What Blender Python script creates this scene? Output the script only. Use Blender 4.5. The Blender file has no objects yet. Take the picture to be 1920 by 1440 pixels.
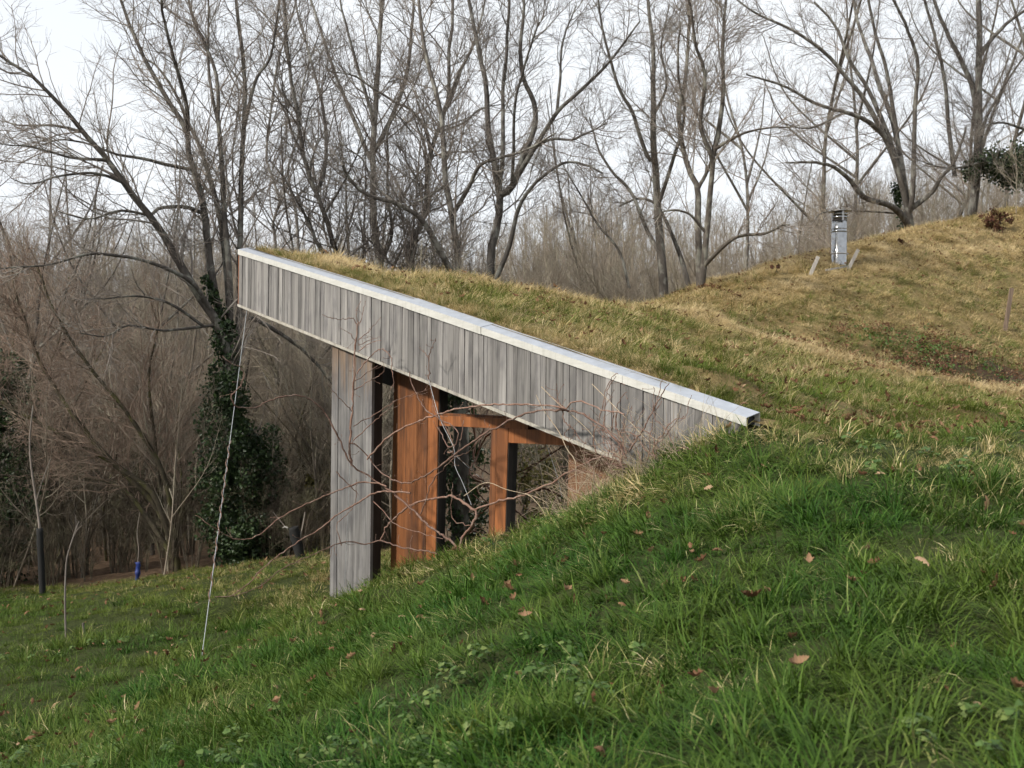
import bpy, math, random
import numpy as np
from mathutils import Matrix, Vector

rng = np.random.default_rng(7)
random.seed(7)
SC = bpy.context.scene
COL = SC.collection

# ------------------------------------------------------------------ camera
FPX = 2059.0
PITCH = math.atan(10 / FPX)
ROLL = math.radians(0.55)
C = np.array([0.0, 0.0, 1.6])
F = np.array([0, math.cos(PITCH), math.sin(PITCH)])
U0 = np.array([0, -math.sin(PITCH), math.cos(PITCH)])
R0 = np.array([1.0, 0, 0])
RT = R0 * math.cos(ROLL) + U0 * math.sin(ROLL)
UP = U0 * math.cos(ROLL) - R0 * math.sin(ROLL)
cam_data = bpy.data.cameras.new('camera')
cam = bpy.data.objects.new('camera', cam_data)
COL.objects.link(cam)
M = Matrix.Identity(4)
for i in range(3):
    M[i][0] = RT[i]; M[i][1] = UP[i]; M[i][2] = -F[i]; M[i][3] = C[i]
cam.matrix_world = M
cam_data.sensor_width = 36
cam_data.lens = 36 * FPX / 1920
cam_data.clip_end = 3000
cam_data.dof.use_dof = True
cam_data.dof.focus_distance = 9.0
cam_data.dof.aperture_fstop = 5.6
SC.camera = cam

# ------------------------------------------------------------------ sky and sun
SUN_DIR = np.array([-0.74, -0.50, 0.0])
SUN_DIR /= np.linalg.norm(SUN_DIR)
SUN_EL = math.radians(36)
SUN_DIR = SUN_DIR * math.cos(SUN_EL) + np.array([0, 0, math.sin(SUN_EL)])
world = bpy.data.worlds.new('World')
SC.world = world
world.use_nodes = True
wn = world.node_tree.nodes; wl = world.node_tree.links
wn.clear()
wout = wn.new('ShaderNodeOutputWorld')
sky = wn.new('ShaderNodeTexSky')
sky.sky_type = 'NISHITA'; sky.sun_disc = False
sky.sun_elevation = SUN_EL
sky.sun_rotation = math.atan2(SUN_DIR[0], SUN_DIR[1])
sky.air_density = 1.0; sky.dust_density = 3.0
bg1 = wn.new('ShaderNodeBackground'); bg1.inputs[1].default_value = 0.10
wl.new(sky.outputs[0], bg1.inputs[0])
bg2 = wn.new('ShaderNodeBackground'); bg2.inputs[0].default_value = (0.925, 0.96, 1.0, 1)
bg2.inputs[1].default_value = 0.56
wtc = wn.new('ShaderNodeTexCoord')
wmap = wn.new('ShaderNodeMapping'); wmap.inputs['Scale'].default_value = (1, 1, 2.6)
wl.new(wtc.outputs['Generated'], wmap.inputs[0])
wno = wn.new('ShaderNodeTexNoise'); wno.inputs['Scale'].default_value = 2.2; wno.inputs['Detail'].default_value = 6
wl.new(wmap.outputs[0], wno.inputs['Vector'])
wmr = wn.new('ShaderNodeMapRange')
for k, v in zip(('From Min', 'From Max', 'To Min', 'To Max'), (0.30, 0.62, 0.88, 1.0)):
    wmr.inputs[k].default_value = v
wl.new(wno.outputs[0], wmr.inputs[0])
wmx = wn.new('ShaderNodeMixShader')
wl.new(wmr.outputs[0], wmx.inputs[0]); wl.new(bg1.outputs[0], wmx.inputs[1]); wl.new(bg2.outputs[0], wmx.inputs[2])
wl.new(wmx.outputs[0], wout.inputs[0])
sun_data = bpy.data.lights.new('sun', 'SUN')
sun_data.energy = 2.7
sun_data.angle = math.radians(4)
sun_data.color = (1.0, 0.94, 0.84)
sun = bpy.data.objects.new('sun', sun_data)
COL.objects.link(sun)
sun.rotation_euler = Vector(SUN_DIR.tolist()).to_track_quat('Z', 'Y').to_euler()
SC.view_settings.view_transform = 'Standard'
SC.view_settings.look = 'None'
SC.view_settings.exposure = 0.98
SC.view_settings.gamma = 1.0
SC.cycles.use_denoising = True
SC.cycles.max_bounces = 5
SC.cycles.diffuse_bounces = 2
SC.cycles.use_adaptive_sampling = True
SC.cycles.adaptive_threshold = 0.03
SC.cycles.transparent_max_bounces = 8
SC.cycles.use_light_tree = False
SC.cycles.caustics_reflective = False
SC.cycles.caustics_refractive = False

# ------------------------------------------------------------------ geometry of the view
def ray(px, py):
    return F + RT * ((px - 960) / FPX) - UP * ((py - 720) / FPX)
def P(px, py, d):
    return C + d * ray(px, py)
def zat(x, y, py):
    """height of a point at plan x, y that is seen at picture row py"""
    k = (720 - py) / FPX
    a = UP - k * F
    return C[2] - (a[0] * x + a[1] * y) / a[2]
d1 = FPX * 0.62 / 107; d2 = FPX * 0.62 / 183
PA = P(450, 468, d1); PB = P(1403, 783, d2)
E2 = (PB - PA)[:2]; SLEN = np.linalg.norm(E2); E2 = E2 / SLEN
EV = np.array([E2[0], E2[1], 0.0])            # along the fascia, towards the camera
NV = np.array([-E2[1], E2[0], 0.0])           # inwards, away from the camera
def onw(px, py, w):
    r = ray(px, py); t = (w + np.dot(NV, PA - C)) / np.dot(NV, r)
    return C + t * r
def ons(px, py, s):
    r = ray(px, py); t = (s + np.dot(EV, PA - C)) / np.dot(EV, r)
    return C + t * r
def sw(p):
    q = np.asarray(p)[..., :2] - PA[:2]
    return q @ EV[:2], q @ NV[:2]
def xy(s, w):
    return PA[0] + EV[0] * s + NV[0] * w, PA[1] + EV[1] * s + NV[1] * w
def SW(s, w, z):
    x, y = xy(s, w)
    return np.array([x, y, z])

# ------------------------------------------------------------------ numeric noise
class Noise:
    def __init__(self, seed):
        self.t = np.random.default_rng(seed).random((256, 256))
    def __call__(self, x, y):
        xi = np.floor(x).astype(int); yi = np.floor(y).astype(int)
        fx = x - xi; fy = y - yi
        fx = fx * fx * (3 - 2 * fx); fy = fy * fy * (3 - 2 * fy)
        g = lambda i, j: self.t[i % 256, j % 256]
        return ((g(xi, yi) * (1 - fx) + g(xi + 1, yi) * fx) * (1 - fy)
                + (g(xi, yi + 1) * (1 - fx) + g(xi + 1, yi + 1) * fx) * fy) - 0.5
NA, NB, NC = Noise(1), Noise(2), Noise(3)
def fbm(x, y, n=NA):
    return n(x, y) + 0.5 * n(x * 2.1 + 7, y * 2.1 + 3) + 0.25 * n(x * 4.3 + 1, y * 4.3 + 9)
def smooth(a, b, x):
    t = np.clip((x - a) / (b - a), 0, 1)
    return t * t * (3 - 2 * t)

class TPS:
    def __init__(self, pts, lam=0.002):
        p = np.array(pts, float); self.c = p[:, :2]; n = len(p)
        K = self.k(self.c); K += np.eye(n) * lam
        Q = np.c_[np.ones(n), self.c]
        A = np.zeros((n + 3, n + 3)); A[:n, :n] = K; A[:n, n:] = Q; A[n:, :n] = Q.T
        s = np.linalg.solve(A, np.r_[p[:, 2], 0, 0, 0]); self.w = s[:n]; self.a = s[n:]
    def k(self, x):
        r2 = ((x[:, None, :] - self.c[None]) ** 2).sum(-1)
        return 0.5 * r2 * np.log(r2 + 1e-9)
    def __call__(self, x, y):
        sh = np.shape(x); q = np.c_[np.ravel(x), np.ravel(y)]
        out = np.empty(len(q))
        for i in range(0, len(q), 20000):
            b = q[i:i + 20000]
            out[i:i + 20000] = self.k(b) @ self.w + self.a[0] + b @ self.a[1:]
        return out.reshape(sh)

# ------------------------------------------------------------------ ground shapes
A_PX = [(0, 1440, 6.2), (250, 1440, 5.0), (500, 1440, 4.0), (960, 1440, 3.2), (1400, 1440, 2.8), (1920, 1440, 2.6),
        (1920, 1200, 3.6), (1920, 1000, 5.0), (1920, 860, 7.0), (1920, 800, 8.6), (1500, 1200, 3.9), (1500, 1000, 5.2),
        (1500, 880, 6.2), (1440, 808, 6.9), (1200, 1200, 4.3), (1200, 1000, 6.0), (1200, 920, 7.0), (1000, 1200, 4.7),
        (1000, 1050, 6.6), (1000, 990, 8.1), (800, 1200, 5.5), (800, 1100, 8.0), (800, 1062, 9.3), (870, 1034, 8.9),
        (1130, 926, 7.8), (1200, 886, 7.55), (1300, 838, 7.2), (1400, 803, 6.95), (620, 1142, 10.2), (690, 1114, 10.0),
        (600, 1300, 5.8), (400, 1300, 7.0), (378, 1235, 8.4), (125, 1190, 10.8), (0, 1300, 8.4), (0, 1200, 11),
        (0, 1115, 16.5), (258, 1085, 17), (560, 1040, 17.5), (720, 1060, 13)]
A_pts = [P(*q) for q in A_PX]
for x, y, z in [(0, 0, -1.3), (3, 0, -.8), (-4, 0, -1.95), (-8, 4, -2.6), (-8, -6, -2.4), (4, -8, -1.2), (-10, 20, -3.5),
                (-20, 15, -4.0), (-20, 0, -3.2), (0, 22, -3), (12, 30, -2.5), (9, 3, -.2), (15, 8, .9), (20, -5, .6),
                (-1, 24, -3.0), (25, 25, -1.5), (-25, -15, -3)]:
    A_pts.append(np.array([x, y, z + 1.6]))
for s, w, z in [(1.5, 2.2, -1.95), (3, 2, -1.7), (4.5, 2.2, -1.3), (2, 6, -2.2), (4, 8, -1.5)]:
    x, y = xy(s, w); A_pts.append(np.array([x, y, z + 1.6]))
tA = TPS(A_pts)
def zA0(x, y):
    x = np.asarray(x, float); y = np.asarray(y, float)
    near = tA(x, y)
    d = np.hypot(x, y - 6)
    hill = -1.9 + 6.4 * smooth(26, 70, d) + 3.0 * smooth(70, 400, d)
    hill = hill + fbm(x * .05, y * .05, NB) * 1.6
    t = smooth(17, 30, d)
    return near * (1 - t) + hill * t
def zA(x, y):
    x = np.asarray(x, float); y = np.asarray(y, float)
    return zA0(x, y) + fbm(x * 1.7, y * 1.7, NC) * .06 + fbm(x * 5, y * 5, NA) * .025

CAP = [(450, 468), (765, 566), (1100, 680), (1403, 783)]
cap_sz = []
for q in CAP:
    p = onw(q[0], q[1], 0); s_, _ = sw(p); cap_sz.append((float(s_), float(p[2])))
cap_s = np.array([a for a, b in cap_sz]); cap_z = np.array([b for a, b in cap_sz])
def capz(s):
    s = np.asarray(s, float)
    z = np.interp(s, cap_s, cap_z)
    k0 = (cap_z[1] - cap_z[0]) / (cap_s[1] - cap_s[0]); k1 = (cap_z[-1] - cap_z[-2]) / (cap_s[-1] - cap_s[-2])
    return np.where(s < cap_s[0], cap_z[0] + k0 * (s - cap_s[0]), np.where(s > cap_s[-1], cap_z[-1] + k1 * (s - cap_s[-1]), z))
BOT = [(446, 574), (1162, 866)]
bot_p = [onw(q[0], q[1], 0) for q in BOT]
bs = [float(sw(p)[0]) for p in bot_p]
BK = (bot_p[1][2] - bot_p[0][2]) / (bs[1] - bs[0])
def botz(s):
    return bot_p[0][2] + BK * (np.asarray(s, float) - bs[0])

SKYLINE = [(500, 473), (600, 490), (700, 508), (850, 522), (930, 538), (1000, 554), (1100, 570), (1180, 579), (1250, 573),
           (1330, 553), (1430, 518), (1530, 486), (1600, 468), (1680, 453), (1760, 428), (1850, 408), (1920, 391), (2050, 375)]
B_pts = []
def addB(p):
    s_, w_ = sw(p); B_pts.append((float(s_), float(w_), float(p[2])))
for q in SKYLINE:
    ss_ = float(np.interp(q[0], [1180, 1400, 1600, 1900], [0, -.45, -.9, -1.2]))
    p = ons(q[0], q[1], ss_); addB(p)
    s_, w_ = sw(p)
    if w_ > 7:
        B_pts.append((ss_ - 4.0, float(w_), float(p[2] - 1.3)))
for s in np.linspace(0, 6.6, 10):
    B_pts.append((s, 0.15, float(capz(s)) + .03))
    B_pts.append((s, 0.7, float(capz(s)) + .05))
for s, w in ((1.5, 3.0), (1.5, 5.0), (3.0, 2.2)):
    B_pts.append((s, w, float(capz(s)) - .04 * (w - 1.5)))
for px, rows in ((1300, ((705, 5.6), (690, 5.0), (668, 4.2), (645, 3.4), (625, 2.6), (608, 1.8))), (1500, ((752, 6.2), (735, 5.6), (712, 4.8), (692, 4.0), (676, 3.2), (655, 2.3))),
                 (1700, ((778, 6.2), (762, 5.6), (742, 4.8), (724, 4.0), (704, 3.4))), (1900, ((790, 6.4), (777, 5.8), (762, 5.2), (743, 4.5))), (2050, ((800, 6.2), (772, 5.0)))):
    for py, s in rows:
        addB(ons(px, py, s))
for q in [(1400, 630, 1.5), (1600, 555, .9), (1800, 560, 1.6), (1920, 600, 2.2), (1920, 690, 3.4), (1700, 650, 2.4), (1500, 592, .9), (1340, 590, .8),
          (1800, 480, .3), (1700, 500, .2), (1920, 480, .7)]:
    addB(ons(*q))
tB = TPS(B_pts, .01)
S_END = 7.3
RIDGE = [float(sw(ons(*q))[1]) for q in ((1180, 580, 0.0), (1400, 632, 1.6), (1600, 680, 2.9), (1920, 743, 4.5))]
def ridge_w(s):
    return np.interp(s, [0.0, 1.6, 2.9, 4.5, 7.0], RIDGE + [RIDGE[-1] + 2.6])
def ridge(s, w):
    dw = w - ridge_w(s)
    return np.exp(-((dw + .1) / .55) ** 2) * smooth(-.3, .8, s), np.exp(-((dw - 1.3) / .8) ** 2) * smooth(.2, 2.0, s)
def zB(s, w):
    s = np.asarray(s, float); w = np.asarray(w, float)
    x, y = xy(s, w)
    t = smooth(5.9, 7.1, s)
    ed = smooth(0.12, 0.5, w)
    b = tB(s, w) + (fbm(s * 1.5, w * 1.5, NB) * .10 + fbm(s * 4.0, w * 4.0, NA) * .06 + fbm(s * .5, w * .5, NC) * .05) * ed
    rg, gu = ridge(s, w)
    b = b + .07 * rg * smooth(.3, 1.2, s) - .26 * gu
    return b * (1 - t) + (zA(x, y) - .004) * t

def gnd(x, y):
    """height of the ground, on the mound where there is mound"""
    z = zA(x, y); s_, w_ = sw(np.array([x, y]))
    s_ = float(s_); w_ = float(w_)
    if -9 < s_ < 7 and 7.0 < w_ < 41: z = max(float(z), float(zB(s_, w_)))
    return float(z)
def mould_shade(s, w):  # leaf mould in the hollow, with the slope's shade darkened into its colour
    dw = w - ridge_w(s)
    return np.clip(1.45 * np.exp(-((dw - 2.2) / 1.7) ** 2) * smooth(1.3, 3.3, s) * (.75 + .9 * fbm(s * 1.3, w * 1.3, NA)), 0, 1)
def hit(px, py):
    """where a line of sight meets the roof turf"""
    for d in np.arange(6.5, 34, .04):
        q = P(px, py, d); s_, w_ = sw(q)
        if w_ > .2 and q[2] < float(zB(float(s_), float(w_))): return q
    return P(px, py, 20)

# ------------------------------------------------------------------ object helpers
def tag(o, label=None, cat=None, group=None, kind=None):
    if label: o['label'] = label
    if cat: o['category'] = cat
    if group: o['group'] = group
    if kind: o['kind'] = kind
    return o
def empty(name, loc, label=None, cat=None, group=None):
    o = bpy.data.objects.new(name, None); COL.objects.link(o)
    o.location = loc; o.empty_display_size = .1
    bpy_loc[o.name] = np.array(loc, float)
    return tag(o, label, cat, group)
bpy_loc = {}
def mesh_np(name, V, Q, mat=None, smooth_=True, attrs=None):
    """V (n,3), Q (m,k) faces of one size"""
    V = np.ascontiguousarray(V, np.float32); Q = np.ascontiguousarray(Q, np.int32)
    me = bpy.data.meshes.new(name)
    m, k = Q.shape
    me.vertices.add(len(V)); me.vertices.foreach_set('co', V.ravel())
    me.loops.add(m * k); me.loops.foreach_set('vertex_index', Q.ravel())
    me.polygons.add(m)
    me.polygons.foreach_set('loop_start', np.arange(0, m * k, k, dtype=np.int32))
    me.polygons.foreach_set('loop_total', np.full(m, k, np.int32))
    me.polygons.foreach_set('use_smooth', np.full(m, smooth_, bool))
    for an, (ty, dat) in (attrs or {}).items():
        a = me.attributes.new(an, ty, 'POINT')
        a.data.foreach_set('vector' if ty == 'FLOAT_VECTOR' else 'value', np.ascontiguousarray(dat).ravel())
    me.update(); me.validate()
    if mat: me.materials.append(mat)
    return me
def link(name, me, parent=None):
    o = bpy.data.objects.new(name, me); COL.objects.link(o)
    if parent is not None:
        o.parent = parent
    return o
def pobj(name, V, Q, mat, parent=None, smooth_=False, org=None):
    """mesh object from world coordinates; kept local to its parent's origin"""
    V = np.asarray(V, float)
    off = np.zeros(3)
    q = parent
    while q is not None:
        off = off + bpy_loc.get(q.name, 0); q = q.parent
    own = np.zeros(3)
    if parent is None:
        own = np.array(org if org is not None else V.mean(0) * [1, 1, 0] + [0, 0, V[:, 2].min()])
    o = link(name, mesh_np(name, V - off - own, Q, mat, smooth_), parent)
    if parent is None:
        o.location = own; bpy_loc[o.name] = own
    return o
BOXQ = np.array([(0, 3, 2, 1), (4, 5, 6, 7), (0, 1, 5, 4), (1, 2, 6, 5), (2, 3, 7, 6), (3, 0, 4, 7)])
def prism(front, back):
    """8 corners from two quads"""
    return np.array(list(front) + list(back)), BOXQ
def swbox(s0, s1, z0a, z1a, z0b, z1b, w0, w1):
    """slanted upright box on the fascia axes: at s0 z0a..z1a, at s1 z0b..z1b, thickness w0..w1"""
    f = [SW(s0, w0, z0a), SW(s1, w0, z0b), SW(s1, w0, z1b), SW(s0, w0, z1a)]
    b = [SW(s0, w1, z0a), SW(s1, w1, z0b), SW(s1, w1, z1b), SW(s0, w1, z1a)]
    return prism(f, b)
def merge(parts):
    V = []; Q = []; n = 0
    for v, q in parts:
        V.append(v); Q.append(np.asarray(q) + n); n += len(v)
    return np.concatenate(V), np.concatenate(Q)

def tubes(Pn, Rn, ns):
    """Pn (B,N,3), Rn (B,N) -> verts, quads"""
    B, N, _ = Pn.shape
    T = np.gradient(Pn, axis=1); T /= np.linalg.norm(T, axis=2, keepdims=True) + 1e-9
    tm = T.mean(1); ax = np.where(np.abs(tm[:, 2:3]) > .8, np.array([[1., .1, 0]]), np.array([[0, 0, 1.]]))
    u0 = np.cross(tm, ax); u0 /= np.linalg.norm(u0, axis=1, keepdims=True) + 1e-9
    u = u0[:, None] - (u0[:, None] * T).sum(2, keepdims=True) * T
    u /= np.linalg.norm(u, axis=2, keepdims=True) + 1e-9
    v = np.cross(T, u)
    a = np.arange(ns) * 2 * math.pi / ns
    V = Pn[:, :, None] + Rn[:, :, None, None] * (u[:, :, None] * np.cos(a)[:, None] + v[:, :, None] * np.sin(a)[:, None])
    V = V.reshape(-1, 3)
    b = np.arange(B)[:, None, None] * N * ns; k = np.arange(N - 1)[None, :, None] * ns; i = np.arange(ns)[None, None]
    j = (i + 1) % ns
    Q = np.stack([b + k + i, b + k + j, b + k + ns + j, b + k + ns + i], -1).reshape(-1, 4)
    return V, Q
def spline(pts, n):
    """Catmull-Rom through pts, n samples evenly in length"""
    p = np.asarray(pts, float)
    if len(p) < 3:
        t = np.linspace(0, 1, n)[:, None]; return p[0] * (1 - t) + p[-1] * t
    q = np.vstack([2 * p[0] - p[1], p, 2 * p[-1] - p[-2]])
    out = []
    for i in range(1, len(q) - 2):
        t = np.linspace(0, 1, 8, endpoint=False)[:, None]
        a, b, c, d = q[i - 1], q[i], q[i + 1], q[i + 2]
        out.append(.5 * ((2 * b) + (c - a) * t + (2 * a - 5 * b + 4 * c - d) * t ** 2 + (3 * b - a - 3 * c + d) * t ** 3))
    out.append(p[-1:]); o = np.vstack(out)
    L = np.r_[0, np.cumsum(np.linalg.norm(np.diff(o, axis=0), axis=1))]
    tt = np.linspace(0, L[-1], n)
    return np.stack([np.interp(tt, L, o[:, k]) for k in range(3)], 1)

# ------------------------------------------------------------------ materials
def mat(name):
    m = bpy.data.materials.new(name); m.use_nodes = True
    nt = m.node_tree; nt.nodes.clear()
    o = nt.nodes.new('ShaderNodeOutputMaterial'); b = nt.nodes.new('ShaderNodeBsdfPrincipled')
    nt.links.new(b.outputs[0], o.inputs[0])
    return m, nt, b
class NT:
    def __init__(s, nt): s.nt = nt
    def n(s, t, **kw):
        x = s.nt.nodes.new(t)
        for k, v in kw.items():
            if k.startswith('i_'):
                key = k[2:].replace('_', ' ')
                x.inputs[int(key) if key.isdigit() else key].default_value = v
            else: setattr(x, k, v)
        return x
    def l(s, a, b): s.nt.links.new(a, b)
    def noise(s, vec, scale, detail=4, rough=.6):
        x = s.n('ShaderNodeTexNoise', i_Scale=scale, i_Detail=detail, i_Roughness=rough)
        if vec is not None: s.l(vec, x.inputs['Vector'])
        return x.outputs[0]
    def ramp(s, fac, stops):
        x = s.n('ShaderNodeValToRGB')
        el = x.color_ramp.elements
        while len(el) < len(stops): el.new(.5)
        for e, (p, c) in zip(el, stops):
            e.position = p; e.color = (*c, 1) if len(c) == 3 else c
        s.l(fac, x.inputs[0]); return x.outputs[0]
    def mix(s, fac, a, b, mode='MIX'):
        x = s.n('ShaderNodeMix', data_type='RGBA', blend_type=mode)
        for i, v in ((0, fac), (6, a), (7, b)):
            if isinstance(v, (int, float)): x.inputs[i].default_value = v
            elif isinstance(v, tuple): x.inputs[i].default_value = (*v, 1)
            else: s.l(v, x.inputs[i])
        return x.outputs[2]
    def math(s, op, a, b=0.0):
        x = s.n('ShaderNodeMath', operation=op)
        for i, v in ((0, a), (1, b)):
            if isinstance(v, (int, float)): x.inputs[i].default_value = v
            else: s.l(v, x.inputs[i])
        return x.outputs[0]
    def mapping(s, vec, scale, rot=(0, 0, 0)):
        x = s.n('ShaderNodeMapping', i_Scale=scale, i_Rotation=rot)
        s.l(vec, x.inputs[0]); return x.outputs[0]
    def bump(s, h, bsdf, strength, dist=.01):
        x = s.n('ShaderNodeBump', i_Strength=strength, i_Distance=dist)
        s.l(h, x.inputs['Height']); s.l(x.outputs[0], bsdf.inputs['Normal'])
def geo_pos(t): return t.n('ShaderNodeNewGeometry').outputs['Position']
def objrand(t): return t.n('ShaderNodeObjectInfo').outputs['Random']

FR = (0, 0, -math.atan2(EV[1], EV[0]))
def wood(name, dark, mid, light, warm=None, rough=.85, spread=.5, knots=True, stain=None):
    """weathered boards with upright grain; every board its own tone"""
    m, nt, b = mat(name); t = NT(nt)
    pos = geo_pos(t); r = objrand(t)
    off = t.n('ShaderNodeCombineXYZ'); t.l(t.math('MULTIPLY', r, 37.0), off.inputs[0]); t.l(t.math('MULTIPLY', r, 91.0), off.inputs[2])
    va = t.n('ShaderNodeVectorMath', operation='ADD'); t.l(t.mapping(pos, (1, 1, 1), FR), va.inputs[0]); t.l(off.outputs[0], va.inputs[1])
    v = va.outputs[0]
    grain = t.noise(t.mapping(v, (110, 110, 2.2)), 1.0, 4, .65)
    streak = t.noise(t.mapping(v, (26, 26, 1.1)), 1.0, 3, .6)
    blotch = t.noise(t.mapping(v, (7, 7, 3.0)), 1.0, 3)
    f = t.math('ADD', t.math('MULTIPLY', grain, .45), t.math('MULTIPLY', streak, .55))
    col = t.ramp(f, [(.30, dark), (.52, mid), (.72, light)])
    tone = t.ramp(r, [(0, (1 - spread,) * 3), (.5, (1, 1, 1)), (1, (1 + spread * .55,) * 3)])
    col = t.mix(1.0, col, tone, 'MULTIPLY')
    bl = t.ramp(blotch, [(.32, (.72, .72, .74)), (.5, (1, 1, 1)), (.75, (1.08, 1.07, 1.05))])
    col = t.mix(1.0, col, bl, 'MULTIPLY')
    if warm:
        z = t.n('ShaderNodeSeparateXYZ'); t.l(pos, z.inputs[0])
        zf = t.math('ADD', t.math('MULTIPLY', t.math('SUBTRACT', z.outputs[2], 1.45), 1.5), t.math('MULTIPLY', t.math('SUBTRACT', streak, .5), 2.2))
        wf = t.ramp(zf, [(.15, (0, 0, 0)), (.75, (1, 1, 1))])
        col = t.mix(wf, col, t.mix(1.0, col, warm, 'MULTIPLY'))
    if stain:
        sf = t.ramp(t.noise(t.mapping(v, (8, 8, 1.0)), 1.0, 4, .7), [(.47, (0, 0, 0)), (.62, (1, 1, 1))])
        col = t.mix(t.math('MULTIPLY', sf, .75), col, stain)
    if knots:
        vo = t.n('ShaderNodeTexVoronoi', i_Scale=1.0); t.l(t.mapping(v, (7, 7, 2.6)), vo.inputs['Vector'])
        kf = t.ramp(vo.outputs['Distance'], [(.0, (1, 1, 1)), (.10, (.7, .7, .7)), (.16, (0, 0, 0))])
        col = t.mix(t.math('MULTIPLY', kf, .55), col, tuple(c * .35 for c in mid))
    t.l(col, b.inputs['Base Color']); b.inputs['Roughness'].default_value = rough
    b.inputs['Specular IOR Level'].default_value = .25
    t.bump(f, b, .6, .004)
    return m
M_board = wood('weathered_grey_boards', (.085, .081, .079), (.19, .182, .175), (.32, .308, .296), spread=.34)
M_greypost = wood('weathered_post_timber', (.07, .067, .066), (.15, .145, .142), (.27, .262, .255), warm=(1.0, .76, .58), spread=.1)
M_brown = wood('oiled_larch', (.065, .026, .012), (.165, .064, .025), (.28, .12, .048), rough=.55, spread=.1, stain=(.045, .026, .019))
M_frame = wood('oiled_window_timber', (.14, .052, .02), (.245, .09, .032), (.34, .14, .055), rough=.5, spread=.12, knots=False, stain=(.11, .045, .02))
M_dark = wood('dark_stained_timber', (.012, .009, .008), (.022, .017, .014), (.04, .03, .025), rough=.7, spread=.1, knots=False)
M_trim = wood('pale_trim_timber', (.22, .20, .17), (.33, .31, .27), (.43, .41, .37), spread=.1, knots=False)
M_lath = wood('weathered_stake_timber', (.22, .20, .18), (.36, .34, .31), (.5, .48, .45), spread=.25, knots=False)

def simple(name, col, rough=.7, metal=0.0, var=.25, scale=20, bump=.0):
    m, nt, b = mat(name); t = NT(nt)
    f = t.noise(geo_pos(t), scale, 4)
    c = t.ramp(f, [(.3, tuple(x * (1 - var) for x in col)), (.7, tuple(min(1, x * (1 + var)) for x in col))])
    t.l(c, b.inputs['Base Color']); b.inputs['Roughness'].default_value = rough; b.inputs['Metallic'].default_value = metal
    if bump: t.bump(f, b, bump)
    return m
def capmat():
    m, nt, b = mat('pale_painted_metal'); t = NT(nt); p = geo_pos(t)
    st = t.noise(t.mapping(p, (6, 6, 40)), 1.0, 4); sp = t.noise(p, 70, 3)
    c = t.ramp(st, [(.3, (.42, .415, .385)), (.6, (.49, .485, .455)), (.8, (.53, .525, .50))])
    d = t.ramp(sp, [(.62, (0, 0, 0)), (.75, (1, 1, 1))])
    c = t.mix(t.math('MULTIPLY', d, .35), c, (.24, .235, .19))
    run = t.ramp(t.noise(t.mapping(p, (30, 30, 3)), 1.0, 3), [(.52, (0, 0, 0)), (.7, (1, 1, 1))])
    c = t.mix(t.math('MULTIPLY', run, .3), c, (.27, .27, .235))
    t.l(c, b.inputs['Base Color']); b.inputs['Roughness'].default_value = .42; b.inputs['Metallic'].default_value = 0.0
    return m
M_cap = capmat()
M_captop = simple('sky_toned_capping_top', (.36, .385, .43), .38, .35, .12, 14)  # bluish sky cast on the top face put into its colour
M_steel = simple('stainless_steel', (.33, .335, .34), .16, 1.0, .2, 9)
M_steel_dull = simple('dull_steel', (.40, .39, .38), .4, 1.0, .2, 30)
M_rust = simple('sooty_cap_steel', (.10, .085, .075), .7, .6, .3, 30)
M_wire = simple('galvanised_wire', (.36, .38, .39), .5, .6, .1, 30)
M_black = simple('black_plastic', (.008, .008, .008), .9, 0, .2, 20)
M_blue = simple('blue_plastic', (.02, .04, .19), .5, 0, .35, 14)
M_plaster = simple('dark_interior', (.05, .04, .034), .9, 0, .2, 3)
M_panel = simple('ochre_timber_panel', (.13, .06, .025), .7, 0, .25, 14)

def bark(name, dark, light, lichen, lf=.5, sc=1.0):
    m, nt, b = mat(name); t = NT(nt); p = geo_pos(t); r = objrand(t)
    f = t.noise(t.mapping(p, (9 * sc, 9 * sc, 3.0 * sc)), 1.0, 5, .7)
    c = t.ramp(f, [(.3, dark), (.7, light)])
    g = t.noise(t.mapping(p, (5 * sc, 5 * sc, 3 * sc)), 1.0, 4, .6)
    c = t.mix(t.ramp(g, [(.5, (0, 0, 0)), (.62, (lf,) * 3)]), c, lichen)
    c = t.mix(1.0, c, t.ramp(r, [(0, (.78, .78, .78)), (1, (1.2, 1.17, 1.12))]), 'MULTIPLY')
    t.l(c, b.inputs['Base Color']); b.inputs['Roughness'].default_value = .9
    b.inputs['Specular IOR Level'].default_value = .2
    t.bump(f, b, .6, .02)
    return m
M_bark = bark('oak_bark', (.048, .042, .038), (.135, .124, .113), (.31, .315, .285), .6)
M_bark_dark = bark('dark_bark', (.042, .036, .032), (.11, .098, .087), (.26, .26, .225), .6)
M_twig = bark('twig_bark', (.13, .112, .098), (.24, .21, .19), (.32, .315, .285), .45, .6)
M_twig_brown = bark('brown_twig_bark', (.14, .10, .08), (.27, .205, .165), (.30, .27, .22), .3, .4)
M_thick = bark('thicket_bark', (.135, .115, .092), (.29, .25, .205), (.32, .315, .24), .45, .4)
M_brush = bark('brush_bark', (.055, .045, .034), (.135, .112, .086), (.19, .185, .11), .5, .6)
M_moss = bark('mossy_bark', (.04, .034, .025), (.10, .085, .062), (.10, .10, .035), .7)
M_vine = bark('vine_bark', (.115, .065, .05), (.235, .15, .12), (.30, .25, .22), .4, 4)
M_straw_stem = bark('dry_stem', (.30, .24, .17), (.46, .38, .28), (.4, .36, .28), .3, 4)

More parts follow.
